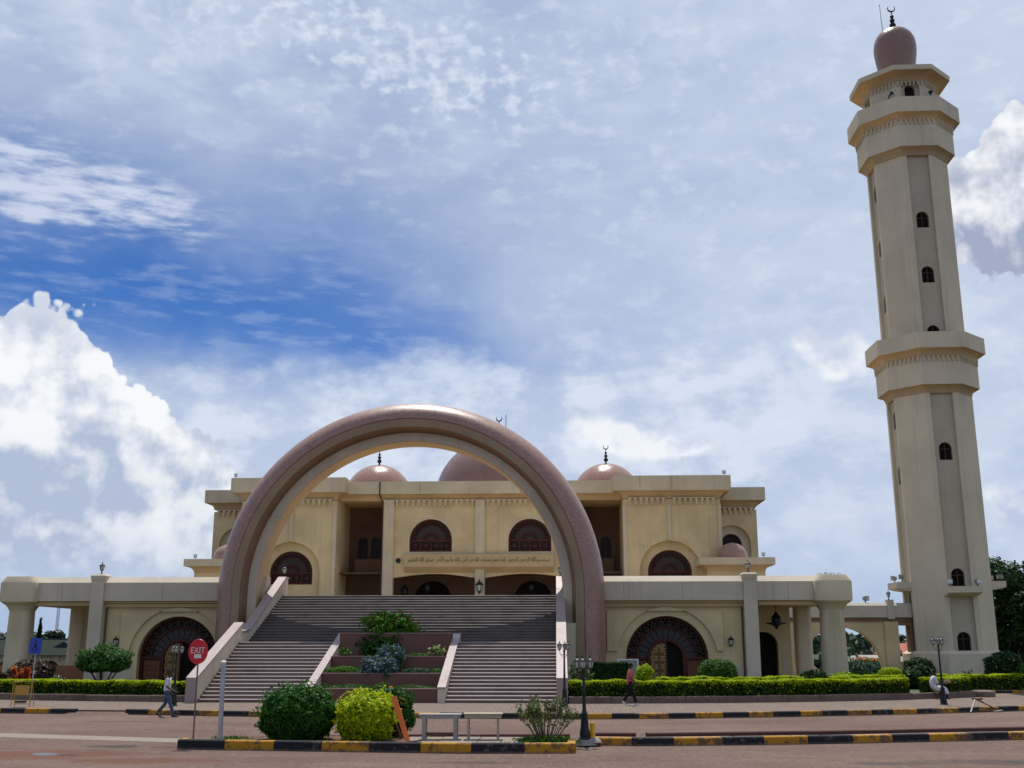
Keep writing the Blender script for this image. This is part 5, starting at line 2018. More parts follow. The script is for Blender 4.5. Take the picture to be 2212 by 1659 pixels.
# small weeds on the island
def tufts(name, pts_, label_kind, mat, size, h):
    P_, N_ = [], []
    for x, y, z, r, n in pts_:
        for _ in range(n):
            a, q = rng.uniform(0, 6.28), rng.random() ** .5
            P_.append((x + r * q * math.cos(a), y + r * .6 * q * math.sin(a), z + rng.uniform(0, h)))
            N_.append((rng.gauss(0, 1), rng.gauss(0, 1), .1))
    return tag(place(name, leaf_mesh(name, P_, N_, size, mat, .0, .3)), kind='stuff', label=label_kind, cat='weeds')
tufts('weeds', [(-8.7, 30.4, .13, .5, 160), (-7.6, 29.2, .13, .5, 120), (-5.6, 29.1, .13, .7, 120), (-8.2, 29.6, .13, .7, 90), (-1.3, 28.9, .13, .5, 60), (.1, 28.9, .13, .3, 90)],
      'low green weeds on the bare soil of the near island', 'leaf_mid', .05, .07)

# garden plants left
def umbrella_shrub(label, loc, rx, rz, h, mat, n, size, seed):
    t = thing('umbrella_shrub', label, 'shrub', loc)
    pts, d = shell_points(n, rx, rx * .85, rz, .45, 2.2, .13, seed)
    pts[:, 2] = np.where(pts[:, 2] < -.3 * rz, pts[:, 2] * .55, pts[:, 2]) + h
    place('crown', leaf_mesh('crown', pts, d, size, mat, .4), t)
    core(rx, rx * .8, rz * .8, 2.2, 'iron_core', t, h + .1, .6)
    m8 = MB()
    for k in range(7):
        a = 2 * math.pi * k / 7 + .3
        m8.tube([(.05 * math.cos(a), .05 * math.sin(a), -.03), (.35 * rx * math.cos(a), .3 * rx * math.sin(a), h * .5), (.75 * rx * math.cos(a), .6 * rx * math.sin(a), h)], [.06, .04, .02], 6)
    m8.build('trunk', 'bark', t, True)
    return t
umbrella_shrub('dark green umbrella shaped shrub on several stems before the left door', (-21.75, 54, .36), 1.25, .80, 1.38, 'leaf_green', 6500, .075, 4)
bush('leafy_shrub', 'dark red leaved round shrub beside the left porch', (-28.0, 60.0, .36), 1.15, .9, .72, 'leaf_purple', 2600, .09)
bush('leafy_shrub', 'low green shrub clump in front of the far low building', (-29.6, 58.5, .36), .9, .6, .42, 'leaf_bright', 1600, .08)
twiggy('ti_plant', 'orange red leaved plant at the foot of the left end column', (-25.85, 54.2, .36), .42, 1.45, 9, 'leaf_red', 340, .13, ('flower_orange', .3), 'plant', 8)
twiggy('ti_plant', 'dark purple leaved plant left of the orange red one', (-26.9, 54.4, .36), .45, 1.0, 8, 'leaf_purple', 260, .12, ('leaf_red', .2), 'plant', 9)
bush('leafy_shrub', 'small yellow green shrub at the left picture edge by the column', (-27.6, 54.0, .36), .5, .4, .45, 'leaf_lime', 900, .07)
twiggy('flowering_plant', 'small white flowered plant before the brown wall', (-23.6, 53.6, .36), .3, .8, 7, 'leaf_mid', 180, .05, ('sign_white', .25), 'plant', 10)
# garden plants right
hedge('clipped_block', 'dark green clipped shrub block beside the foot of the great arch', [(1.45, 53.6), (3.2, 53.8)], .9, .36, 1.74, 'leaf_dark', 520, .085, cat='shrub')
twiggy('flowering_plant', 'tall thin white flowered plant beside the right stair wall', (.95, 52.2, .36), .55, 1.75, 16, 'leaf_mid', 700, .06, ('leaf_pale', .15), 'plant', 12)
bush('round_shrub', 'small yellow green ball shrub before the right door', (4.0, 54, .36), .42, .4, .45, 'leaf_lime', 1300, .055, lift=.40, extra=[('leaf_yellow', .3, .2)], coremat='leaf_mid', inner=.6)
bush('round_shrub', 'large round clipped green shrub right of the open door', (7.42, 54, .36), .92, .85, .70, 'leaf_mid', 5200, .062, lift=.16, p=2.5, lump=.05, inner=.85, ck=.82)
bush('leafy_shrub', 'dark glossy shrub before the right end column', (11.95, 54.3, .36), .66, .55, .52, 'leaf_dark', 2000, .075)
bush('round_shrub', 'flat topped lime ball shrub between arcade and hedge', (17.1, 60, .36), .58, .55, .42, 'leaf_lime', 2600, .055, lift=.22, p=3.2, lump=.03, inner=.85, ck=.84)
bush('leafy_shrub', 'dark shrub with pale flowers left of the minaret foot', (18.45, 60, .36), .82, .7, .58, 'leaf_dark', 2600, .085, extra=[('leaf_pale', .06, .3)])
bush('leafy_shrub', 'blue green shrub in front of the arcade pillar', (17.4, 66, .36), 1.05, .8, .65, 'leaf_greyblue', 2400, .08)
bush('leafy_shrub', 'lime green low shrub before the arcade arch', (14.6, 59.2, .36), .95, .6, .42, 'leaf_lime', 2000, .065, extra=[('leaf_green', .3, 0)])
bush('leafy_shrub', 'green low shrub beside the lime one before the arcade arch', (15.7, 60.0, .36), .8, .6, .45, 'leaf_mid', 1600, .065)
bush('flowering_shrub', 'orange flowered shrub seen through the arcade arch', (22.6, 84.5, .3), 1.5, .8, .7, 'leaf_mid', 2200, .09, extra=[('flower_orange', .55, .55)])
bush('leafy_shrub', 'dark hedge mass seen through the arcade arch', (21.2, 83.0, .0), 2.6, .9, .75, 'leaf_dark', 3200, .10)
bush('leafy_shrub', 'dark bush beside the arcade pillar near the minaret', (22.0, 71.0, .3), .9, .7, .75, 'leaf_dark', 2200, .09)
bush('leafy_shrub', 'loose dark shrub right of the minaret foot', (25.2, 66, .36), 1.05, .9, .92, 'leaf_dark', 3000, .085, extra=[('leaf_pale', .05, .4)])
bush('leafy_shrub', 'bright green shrub at the right picture edge below the tree', (26.2, 65.0, .36), .75, .7, .62, 'leaf_mid', 2000, .08, extra=[('leaf_bright', .3, .4)])
twiggy('flowering_plant', 'thin sapling against the minaret plinth', (23.0, 65.2, .36), .7, .75, 9, 'leaf_mid', 300, .06, ('leaf_pale', .1), 'plant', 14)

# terraced planter plants
bush('flowering_shrub', 'spreading green shrub with orange flowers on the top terrace', (-8.3, 55.7, 2.75), 1.25, .75, .66, 'leaf_bright', 3800, .07, lump=.26, shoots=120, extra=[('flower_orange', .03, .75)], inner=.55, ck=.6)
bush('flowering_shrub', 'trailing shrub below the top terrace shrub', (-8.6, 54.9, 1.9), 1.1, .35, .55, 'leaf_green', 1600, .07, lump=.2, inner=.5, ck=.55)
bush('plumbago', 'pale blue flowering plumbago spilling over the planter terraces', (-8.1, 51.5, 1.0), .80, .6, .52, 'leaf_greyblue', 2800, .06, lump=.2, shoots=60, extra=[('leaf_blue', .30, 0)], inner=.6, ck=.62)
bush('plumbago', 'green and blue shrub rising above the plumbago', (-7.75, 52.3, 1.35), .66, .5, .58, 'leaf_greyblue', 1700, .06, lump=.24, shoots=60, extra=[('leaf_blue', .14, .2)], inner=.55, ck=.6)
bush('ground_plant', 'bright green mound on the middle terrace left', (-9.75, 51.6, 1.16), .85, .3, .22, 'leaf_bright', 1500, .055, stems=1, cat='plant', coremat='leaf_mid')
bush('ground_plant', 'grey green mound on the middle terrace right', (-6.3, 51.6, 1.16), .75, .28, .19, 'leaf_greyblue', 1200, .055, stems=1, cat='plant', coremat='leaf_mid')
bush('ground_plant', 'small green mound at the right end of the middle terrace', (-5.5, 51.55, 1.16), .32, .26, .18, 'leaf_mid', 500, .05, stems=1, cat='plant', coremat='leaf_mid')
bush('ground_plant', 'low green strip of plants on the bottom terrace left', (-9.2, 49.95, .56), 1.3, .25, .15, 'leaf_green', 1500, .05, stems=1, cat='plant', coremat='leaf_mid', lump=.25)
bush('ground_plant', 'low dark strip of plants on the bottom terrace right', (-6.4, 49.95, .56), 1.2, .25, .14, 'leaf_mid', 1200, .05, stems=1, cat='plant', coremat='leaf_dark', lump=.25)
twiggy('flowering_plant', 'pale leaved spiky plant at the right of the upper middle terrace', (-5.75, 53.5, 1.9), .42, .55, 12, 'leaf_pale', 260, .08, ('leaf_mid', .4), 'plant', 21)
bush('ground_plant', 'green mound beside the pale spiky plant', (-6.5, 53.5, 1.88), .6, .25, .15, 'leaf_mid', 700, .05, stems=1, cat='plant', coremat='leaf_dark')
twiggy('flowering_plant', 'leggy plant at the left of the upper middle terrace', (-10.1, 53.4, 1.9), .5, .5, 12, 'leaf_green', 300, .05, ('leaf_pale', .15), 'plant', 22)

# big trees right of the minaret
def tree(name, label, loc, h, rx, rz, trunk_r, mat, n, size, seed, cat='tree', clumps=9, group=None):
    t = thing(name, label, cat, loc, 0, group)
    r2 = random.Random(seed)
    m8 = MB()
    zc = h - rz
    m8.tube([(0, 0, -.3), (.1, 0, zc * .5), (-.1, .1, zc * .9)], [trunk_r, trunk_r * .8, trunk_r * .6], 10)
    P_, N_ = [], []
    for k in range(clumps):
        a = 6.28 * k / clumps + r2.uniform(-.3, .3)
        q = r2.uniform(.25, .72) if k else 0
        c = Vector((rx * q * math.cos(a), rx * q * math.sin(a), zc + rz * r2.uniform(-.6, .62) * (1 - .3 * q)))
        cr = rx * r2.uniform(.36, .52)
        m8.tube([(0, 0, zc * .7), Vector((0, 0, zc * .7)).lerp(c, .55) + Vector((0, 0, .2)), c], [trunk_r * .45, trunk_r * .28, trunk_r * .1], 6)
        pp, dd = shell_points(n // clumps, cr, cr, cr * .78, .35, 2, .22, seed * 13 + k)
        P_.append(pp + np.array(c))
        N_.append(dd)
    m8.build('trunk', 'bark', t, True)
    place('crown', leaf_mesh('crown', np.concatenate(P_), np.concatenate(N_), size, mat, .3), t)
    return t
tree('broadleaf_tree', 'tall dark broadleaf tree just right of the minaret', (37.6, 94, -1.2), 12.4, 4.6, 5.4, .4, 'leaf_dark', 15000, .20, 3, clumps=13)
tree('broadleaf_tree', 'dark broadleaf tree at the right picture edge', (41.5, 90, -1.0), 10.8, 4.6, 5.2, .4, 'leaf_dark', 12000, .20, 5, clumps=11)
bush('flowering_shrub', 'low shrub with orange flowers under the big tree', (36.2, 90.5, -.8), 2.2, 1.0, 1.0, 'leaf_dark', 2400, .13, extra=[('flower_orange', .12, .6)])

# palm behind the arcade
def palm(label, loc, h, r, seed):
    t = thing('palm_tree', label, 'palm', loc)
    m8 = MB()
    m8.tube([(0, 0, -.2), (.05, 0, h * .5), (0, 0, h)], [.16, .13, .11], 8)
    m8.build('trunk', 'bark', t, True)
    P_, N_ = [], []
    m8 = MB()
    for k in range(15):
        a = 6.28 * k / 15
        rise = .55 if k % 2 else .15
        prev = Vector((0, 0, h))
        pts = [prev]
        for j in range(1, 7):
            q = j / 6
            pts.append(Vector((r * q * math.cos(a), r * q * math.sin(a), h + rise * r * math.sin(q * 2.2) - .55 * r * q * q)))
        m8.tube(pts, [.03, .025, .02, .016, .012, .008, .004], 4)
        for j in range(60):
            q = rng.uniform(.12, 1)
            i = min(5, int(q * 6))
            p = pts[i].lerp(pts[i + 1], q * 6 - i)
            sd_ = rng.choice((-1, 1))
            P_.append(p + Vector((-math.sin(a) * sd_ * .12, math.cos(a) * sd_ * .12, -.06)))
            N_.append((math.cos(a) * .3, math.sin(a) * .3, 1))
    m8.build('fronds', 'leaf_dark', t)
    place('crown', leaf_mesh('crown', P_, N_, .17, 'leaf_dark', 0, .22), t)
palm('dark palm seen through the arcade arch beside the outdoor stair', (21.35, 88, -1.0), 3.2, 1.5, 2)

# far ridge: wood as one mass, houses as things
P_, N_ = [], []
r2 = random.Random(3)
for k in range(950):
    x = r2.uniform(-420, 420)
    y = r2.uniform(380, 760) if k > 350 else r2.uniform(620, 760)
    hgt = r2.uniform(5, 10)
    z = ground_z(x, y)
    n = 30
    d = nrg.normal(0, 1, (n, 3))
    d /= np.linalg.norm(d, axis=1)[:, None]
    P_.append(np.array((x, y, z + hgt * .55)) + d * np.array((hgt * .55, hgt * .55, hgt * .5)) * nrg.uniform(.55, 1, (n, 1)))
    N_.append(d)
for k in range(330):
    x = r2.uniform(-260, -45) if k % 2 else r2.uniform(40, 230)
    y = r2.uniform(150, 420)
    hgt = r2.uniform(3, 6.5)
    z = ground_z(x, y)
    n = 40
    d = nrg.normal(0, 1, (n, 3))
    d /= np.linalg.norm(d, axis=1)[:, None]
    P_.append(np.array((x, y, z + hgt * .5)) + d * np.array((hgt * .7, hgt * .7, hgt * .5)) * nrg.uniform(.55, 1, (n, 1)))
    N_.append(d)
tag(place('far_wood', leaf_mesh('far_wood', np.concatenate(P_), np.concatenate(N_), 2.0, 'leaf_far', .2, .8)), 'dark green wood covering the far ridge', 'wood', kind='stuff')

def house(label, x, y, w, d, h, roof, rh, wall='house_wall', rz=0.0, zoff=0.0):
    t = thing('far_house', label, 'house', (x, y, ground_z(x, y) + zoff), rz, 'houses on the far slope')
    m8 = MB(); m8.box(-w / 2, w / 2, -d / 2, d / 2, -2, h); m8.build('wall', wall, t)
    m8 = MB()
    e = .5
    m8.poly([(-w / 2 - e, -d / 2 - e, h), (w / 2 + e, -d / 2 - e, h), (w / 2 + e, d / 2 + e, h), (-w / 2 - e, d / 2 + e, h), (-w / 4, 0, h + rh), (w / 4, 0, h + rh)],
            [(0, 1, 5, 4), (1, 2, 5), (2, 3, 4, 5), (3, 0, 4), (0, 3, 2, 1)])
    m8.build('roof', roof, t)
    nwin = max(2, int(w / 4))
    for k in range(nwin):
        wx = -w / 2 + w * (k + .5) / nwin
        m8 = MB(); m8.box(wx - .55, wx + .55, -d / 2 - .05, -d / 2 + .05, h * .35, h * .75); m8.build('window', 'window_glass', t)
    return t
def on_far(px_, y):
    a, e_ = ray_azel(px_, 1394)
    return y * math.tan(a)
house('far house with a long pale roof seen through the left porch', on_far(130, 650), 650, 17, 9, 3.6, 'tin_roof', 1.2)
house('far house with a pale roof at the right of the left porch gap', on_far(163, 690), 690, 11, 9, 4, 'tin_roof', 1.6)
house('far house with a rusty roof low on the left slope', on_far(172, 520), 520, 9, 8, 4, 'red_roof', 2)
house('far house with a rusty roof at the left picture edge', on_far(4, 500), 500, 8, 8, 4, 'red_roof', 2)
house('white two storey house with a red roof seen beside the minaret', on_far(1950, 160), 160, 5.0, 7, 6.0, 'red_roof', 1.4, 'pale_stucco')
house('far house with a flat pale roof seen through the arcade arch', on_far(1888, 140), 140, 9, 8, 4.3, 'tin_roof', .7)
tree('far_tree', 'lone round tree standing above the far ridge in the left porch gap', (on_far(120, 600), 600, ground_z(on_far(120, 600), 600)), 17, 6, 6, .6, 'leaf_far', 1500, 1.1, 9)
# telecom masts on the ridge
for i, (px_, hh) in enumerate(((84 + 34, 34), (92 + 30, 38))):
    x = on_far(px_, 900)
    t = thing('radio_mast', 'thin lattice radio mast on the far ridge, %s of two' % ('left' if i == 0 else 'right'), 'mast', (x, 900, ground_z(x, 900)))
    m8 = MB()
    for a, b_ in ((-.7, -.7), (.7, -.7), (0, .7)):
        m8.bar((a, b_, 0), (a * .3, b_ * .3, hh), .22)
    for k in range(int(hh / 2.2)):
        q0, q1 = 1 - .7 * k * 2.2 / hh, 1 - .7 * (k + 1) * 2.2 / hh
        m8.bar((-.7 * q0, -.7 * q0, k * 2.2), (.7 * q1, -.7 * q1, k * 2.2 + 2.2), .14)
    m8.build('lattice', 'grey_concrete', t)
# cypress behind the sign
t = thing('cypress', 'slim dark cypress rising behind the blue sign', 'tree', (on_far(83, 130), 130, ground_z(on_far(83, 130), 130)))
pp, dd = shell_points(1800, .75, .75, 4.3, .5, 2, .08, 8)
pp[:, 2] += 5.2
pp[:, :2] *= np.clip((10 - pp[:, 2:3]) / 6.0, .15, 1)
place('crown', leaf_mesh('crown', pp, dd, .2, 'leaf_dark', .5), t)
m8 = MB(); m8.tube([(0, 0, -.5), (0, 0, 4)], [.18, .1], 8); m8.build('trunk', 'bark', t)

# long low building with a green roof beyond the left porch
lb = thing('low_building', 'long low cream building with arches and a green hipped roof beyond the left porch', 'building', (-46, 95, -3.3))
m8 = MB()
BX0, BX1, BY = -64.0, -38.2, 94.0
ops = [(x, -3.3, .1, 1.25) for x in (-60.6, -56.9, -53.2, -49.5, -46.0, -42.6)]
wall_sheet(m8, BX0, BX1, -3.3, 1.75, BY, .5, ops)
m8.box(BX0, BX1, BY + 1.6, BY + 10, -3.3, 1.7)
wpart('wall', m8, 'pale_stucco', lb)
for cx_, zb, zs, r_ in ops:
    m8 = MB()
    m8.prism_y(dshape(cx_, -3.3, zs, r_ + .05), BY + 1.5, BY + 1.58)
    a_ = wpart('archway', m8, 'arch_brown', lb)
    m8 = MB()
    ring_band(m8, cx_, zs, zs, r_, r_ + .18, BY - .06, BY + .02)
    wpart('arch_trim', m8, 'white_stucco', a_)
for k in range(34):
    x = BX0 + .4 + k * .75
    m8 = MB(); m8.box(x - .16, x + .16, BY - .12, BY + .0, 1.25, 1.72)
    wpart('dentil', m8, 'pale_stucco', lb)
m8 = MB()
e = .7
m8.poly([(BX0 - e, BY - e, 1.76), (BX1 + e, BY - e, 1.76), (BX1 + e, BY + 10 + e, 1.76), (BX0 - e, BY + 10 + e, 1.76), (BX0 + 5, BY + 5, 3.05), (BX1 - 5, BY + 5, 3.05)],
        [(0, 1, 5, 4), (1, 2, 5), (2, 3, 4, 5), (3, 0, 4), (0, 3, 2, 1)])
rf = wpart('roof', m8, 'green_roof', lb)
m8 = MB()
m8.poly([(-43.4, BY + 2.0, 2.3), (-41.2, BY + 2.0, 2.3), (-42.3, BY + 2.0, 2.86), (-42.3, BY + 4.6, 2.86)], [(0, 1, 2), (1, 3, 2), (0, 2, 3)])
wpart('gablet', m8, 'dark_iron', rf)
m8 = MB()
m8.tube([(BX0 + 5, BY + 5, 3.08), (BX1 - 5, BY + 5, 3.08), (BX1 + e, BY - e, 1.80)], .07, 6)
wpart('ridge_cap', m8, 'dark_iron', rf)
# brown boundary wall beside the porch
bw = thing('boundary_wall', 'low dark brown wall between the left column and the left wing', 'wall', (-28, 63, .3))
for k, (x0, x1) in enumerate(((-33.5, -30.2), (-29.95, -26.3))):
    m8 = MB(); m8.box(x0, x1, 63.0, 63.2, .2, 1.45)
    wpart('panel', m8, 'arch_brown', bw)
for x in (-33.6, -30.08, -26.2):
    m8 = MB(); m8.box(x - .11, x + .11, 62.95, 63.25, .2, 1.55)
    wpart('post', m8, 'block_stone', bw)

# ------------------------------------------------------------------ lamps
def lantern_meshes(k=1.0):
    f = MB()
    f.lathe([(.03 * k, 0), (.05 * k, .03 * k), (.09 * k, .06 * k), (.10 * k, .07 * k)], n=8)
    f.lathe([(.17 * k, .33 * k), (.19 * k, .35 * k), (.12 * k, .43 * k), (.05 * k, .47 * k), (.03 * k, .5 * k), (.035 * k, .53 * k), (.005 * k, .62 * k)], n=8)
    for q in range(6):
        a = 2 * math.pi * q / 6
        f.bar((.09 * k * math.cos(a), .09 * k * math.sin(a), .06 * k), (.165 * k * math.cos(a), .165 * k * math.sin(a), .34 * k), .018 * k)
    fm = f.mesh('lantern', 'dark_iron')
    g = MB()
    g.lathe([(.075 * k, .072 * k), (.145 * k, .328 * k)], n=10)
    return fm, g.mesh('glass', 'lamp_glass', 50)
LAN = lantern_meshes(.62)

def lamp_post(label, loc, h, lean=(0, 0), rz=0.0, footing=True):
    t = thing('lamp_post', label, 'lamp post', loc, rz, 'three lantern iron lamp posts')
    t.rotation_euler = (lean[0], lean[1], rz)
    zt = h - .36
    m9 = MB()
    m9.lathe([(.17, .0), (.17, .05), (.13, .09), (.14, .14), (.11, .3), (.085, .62), (.095, .66), (.07, .70), (.05, .76), (.042, 1.2), (.05, 1.22), (.042, 1.25), (.032, zt - .1), (.05, zt - .06), (.035, zt)], n=12)
    m9.build('post', 'dark_iron', t, 40)
    if footing:
        m9 = MB()
        m9.loft([superring(0, 0, -.12, .26, 5), superring(0, 0, .02, .22, 5)])
        m9.build('footing', 'grey_concrete', t)
    for k in range(3):
        a = 2 * math.pi * k / 3 + .5
        ex, ey = .20 * math.cos(a), .20 * math.sin(a)
        m9 = MB()
        m9.tube([(0, 0, zt - .16), (ex * .5, ey * .5, zt - .20), (ex * .9, ey * .9, zt - .14), (ex, ey, zt - .02)], .013, 6)
        m9.tube([(0, 0, zt - .26), (ex * .4, ey * .4, zt - .28), (ex * .6, ey * .6, zt - .2)], .009, 5)
        m9.build('arm', 'dark_iron', t)
        l = place('lantern', LAN[0], t, (ex, ey, zt - .02))
        place('glass', LAN[1], l)
    return t
lamp_post('iron lamp post behind the walking man in the white shirt', (-15.62, 46.2, .145), 2.45, rz=.2)
lamp_post('iron lamp post at the foot of the right stair wall', (.22, 46.0, .145), 2.58, rz=.9)
lamp_post('nearest iron lamp post beside the yellow bollard', (.66, 30.25, .15), 2.15, (0, R(1.0)), 2.0)
lamp_post('iron lamp post in front of the seated man', (15.95, 48.6, .145), 2.78, (0, R(-1.2)), .6)
lamp_post('far iron lamp post seen between arcade pillar and minaret', (23.4, 80.5, .3), 2.4, rz=.3)

def crown_lantern(label, loc, k=1.0):
    t = thing('post_lantern', label, 'lantern', loc, 0, 'lanterns on pier tops')
    m9 = MB()
    m9.lathe([(.10 * k, 0), (.05 * k, .04 * k), (.03 * k, .12 * k), (.03 * k, .16 * k)], n=10)
    m9.build('stem', 'dark_iron', t, 40)
    l = place('lantern', lantern_meshes(.9 * k)[0], t, (0, 0, .15 * k))
    place('glass', lantern_meshes(.9 * k)[1], l)
crown_lantern('lantern on top of the left wing pier', (AW - 18.05, YW + .3, 6.44))
crown_lantern('lantern on top of the right wing pier', (AW + 18.05, YW + .3, 6.44))
crown_lantern('lantern at the head of the left stair wall', (SX0 - .19, YT + .6, ZT + 1.09))
crown_lantern('lantern at the head of the right stair wall', (SX1 + .19, YT + .6, ZT + 1.09))
crown_lantern('small lantern on the link arcade beam', (21.4, 74.2, 5.42), .9)
floodlight((20.0, 74.6, 5.22), R(40), 'floodlight on the link arcade beam left of the small lantern')

def wall_lantern(label, loc, k=1.0):
    t = thing('wall_lantern', label, 'lantern', loc, 0, 'lanterns on walls')
    m9 = MB()
    m9.box(-.06, .06, .14 * k, .17 * k, -.05, .35 * k)
    m9.tube([(0, .15 * k, .0), (0, .05 * k, -.08 * k), (0, 0, -.02)], .015 * k, 6)
    m9.build('bracket', 'dark_iron', t)
    a, b_ = lantern_meshes(k)
    l = place('lantern', a, t, (0, 0, -.04))
    place('glass', b_, l)
wall_lantern('wall lantern left of the left arched door', (AW - 16.95, YW + .33, 2.55), .95)
wall_lantern('wall lantern right of the right arched door', (AW + 16.95, YW + .33, 2.55), .95)
wall_lantern('large lantern on the middle pillar above the stairs', (A, YC - .75, 7.75), 2.3)

def hanging_lantern(label, loc, drop, k, rim):
    """lathe-turned lamp on a rod; loc is the ceiling point"""
    t = thing('hanging_lantern', label, 'lantern', loc, 0, 'hanging porch lanterns')
    m9 = MB()
    m9.tube([(0, 0, 0), (0, 0, -drop)], .02 * k, 6)
    m9.lathe([(.08 * k, 0), (.08 * k, -.05)], n=10)
    m9.build('rod', 'dark_iron', t)
    m9 = MB()
    m9.lathe([(.0, -1.05 * k), (.06 * k, -1.0 * k), (.08 * k, -.93 * k), (.20 * k, -.80 * k), (rim * k, -.68 * k), (rim * k, -.64 * k), (.28 * k, -.62 * k), (.30 * k, -.42 * k), (.26 * k, -.28 * k), (.12 * k, -.14 * k), (.05 * k, 0)], n=16)
    m9.build('lamp_body', 'dark_iron', t, 40, (0, 0, -drop))
hanging_lantern('big hanging lantern in the right porch', (12.35, 65, 4.76), .35, .95, .62)
hanging_lantern('hanging lantern before the left dark door under the porch', (A - 5.6, 116.6, 9.72), .75, 1.2, .4)
hanging_lantern('hanging lantern before the right dark door under the porch', (A + 5.2, 116.6, 9.72), .75, 1.2, .4)
hanging_lantern('hanging lantern beside the left porch pillar', (A - 8.0, 116.8, 9.72), 1.05, 1.35, .3)

# ------------------------------------------------------------------ signs and street things
Y1 = 29.66
t = thing('exit_sign', 'round red EXIT sign on a thin leaning pole', 'sign', (-9.45, Y1, .1))
m9 = MB(); m9.tube([(0, 0, 0), (.0, 0, 2.62)], .022, 10); m9.build('pole', 'rusty_pole', t, 40)
m9 = MB()
m9.lathe([(.28, -.012), (.285, 0), (.28, .012)], n=40)
disc = m9.build('disc', 'sign_red', t, 40, (0, -.04, 2.29), (R(90), 0, 0))
disc.scale = (.92, 1.12, 1)
me = text_mesh('EXIT', .2, .003, 'lettering', 'sign_white', .40, .135)
place('lettering', me, disc, (0, .03, .018))
m9 = MB(); m9.box(-.10, .10, -.045, .045, .013, .017)
m9.build('label_strip', 'sign_white', disc, False, (0, -.105, 0))
t = thing('steel_post', 'plain grey steel post with a white cap beside the EXIT sign', 'post', (-8.88, 30.1, .1))
m9 = MB(); m9.tube([(0, 0, 0), (-.02, 0, 1.98)], .062, 14); m9.build('pole', 'galvanised', t, 40)
m9 = MB(); m9.lathe([(.07, 0), (.072, .05), (.05, .07), (.0, .075)], n=14); m9.build('cap', 'sign_white', t, 40, (-.02, 0, 1.98))
# blue sign left
t = thing('blue_sign', 'blue rectangular sign with a dark figure pictogram on a slim pole', 'sign', (-21.5, 46.1, .145))
m9 = MB(); m9.tube([(0, 0, 0), (.04, 0, 2.1)], .024, 8); m9.build('pole', 'galvanised', t, 40)
m9 = MB()
rr = []
for cx_, cz_, a0 in ((.19, .26, 0), (-.19, .26, 90), (-.19, -.26, 180), (.19, -.26, 270)):
    for k in range(5):
        a = R(a0 + 22.5 * k)
        rr.append((cx_ + .06 * math.cos(a), cz_ + .06 * math.sin(a)))
m9.prism_y(rr, -.012, .012)
bs = m9.build('panel', 'sign_blue', t, False, (.03, -.05, 2.38), (0, R(4), 0))
m9 = MB()
m9.lathe([(.035, 0), (.035, .004)], n=16)
m9.build('pictogram', 'sign_dark', bs, False, (.0, -.013, .18), (R(90), 0, 0))
m9 = MB()
m9.prism_y([(-.05, .10), (.05, .10), (.06, -.02), (.02, -.05), (-.04, -.05)], -.017, -.013)
m9.build('pictogram', 'sign_dark', bs)
m9 = MB()
ring_band(m9, 0, -.12, -.12, .07, .105, -.017, -.013)
m9.prism_y(arc(0, -.12, .105, 360, 180, 14) + arc(0, -.12, .07, 180, 360, 14), -.017, -.013)
m9.build('pictogram', 'sign_dark', bs)
# yellow framed board
t = thing('framed_board', 'yellow framed sandwich board standing on the left pavement', 'board', (-21.6, 45.5, .145), R(4))
for x in (-.38, .38):
    m9 = MB(); m9.tube([(x, 0, 0), (x * .98, .05, 1.0)], .018, 8); m9.build('leg', 'yellow_metal', t)
    m9 = MB(); m9.tube([(x, .42, 0), (x * .98, .06, .98)], .016, 8); m9.build('leg', 'yellow_metal', t)
for z in (.12, .98):
    m9 = MB(); m9.tube([(-.38, .05 * z, z), (.38, .05 * z, z)], .018, 8); m9.build('rail', 'yellow_metal', t)
m9 = MB(); m9.box(-.28, .28, .0, .025, .46, .84); m9.build('panel', 'yellow_metal', t, False, None, (R(-4), 0, 0))
m9 = MB(); m9.box(-.22, .22, -.03, .03, .16, .24); m9.build('weight', 'dark_iron', t)
# tables
def table(label, x0, x1, y, h, mat, lw, bar_low, group):
    t = thing('table', label, 'table', ((x0 + x1) / 2, y, .16), R(1.5), group)
    w = (x1 - x0) / 2
    m9 = MB(); m9.box(-w, w, -.25, .28, h - .03, h); m9.build('tabletop', mat, t)
    m9 = MB(); m9.box(-w + .03, w - .03, -.23, -.20, h - .12, h - .031); m9.build('apron', mat, t)
    m9 = MB(); m9.box(-w + .03, w - .03, .22, .25, h - .13, h - .031); m9.build('apron', mat, t)
    for sx in (-1, 1):
        for y_ in (-.19, .21):
            m9 = MB()
            xx = sx * (w - .10 - lw / 2)
            m9.box(xx - lw / 2, xx + lw / 2, y_ - lw / 2, y_ + lw / 2, 0, h - .032 if y_ > 0 else h - .031)
            m9.build('leg', mat, t)
    if bar_low:
        m9 = MB(); m9.box(-w + .2, w - .2, -.03, .03, .1, .17); m9.build('stretcher', 'brown_wood', t)
    return t
table('grey wooden table with thick legs beside the orange board', -3.68, -2.56, 30.3, .64, 'grey_table', .10, True, 'two tables on the island')
table('cream table with thin legs right of the grey one', -2.50, -1.48, 30.3, .66, 'cream_table', .05, False, 'two tables on the island')
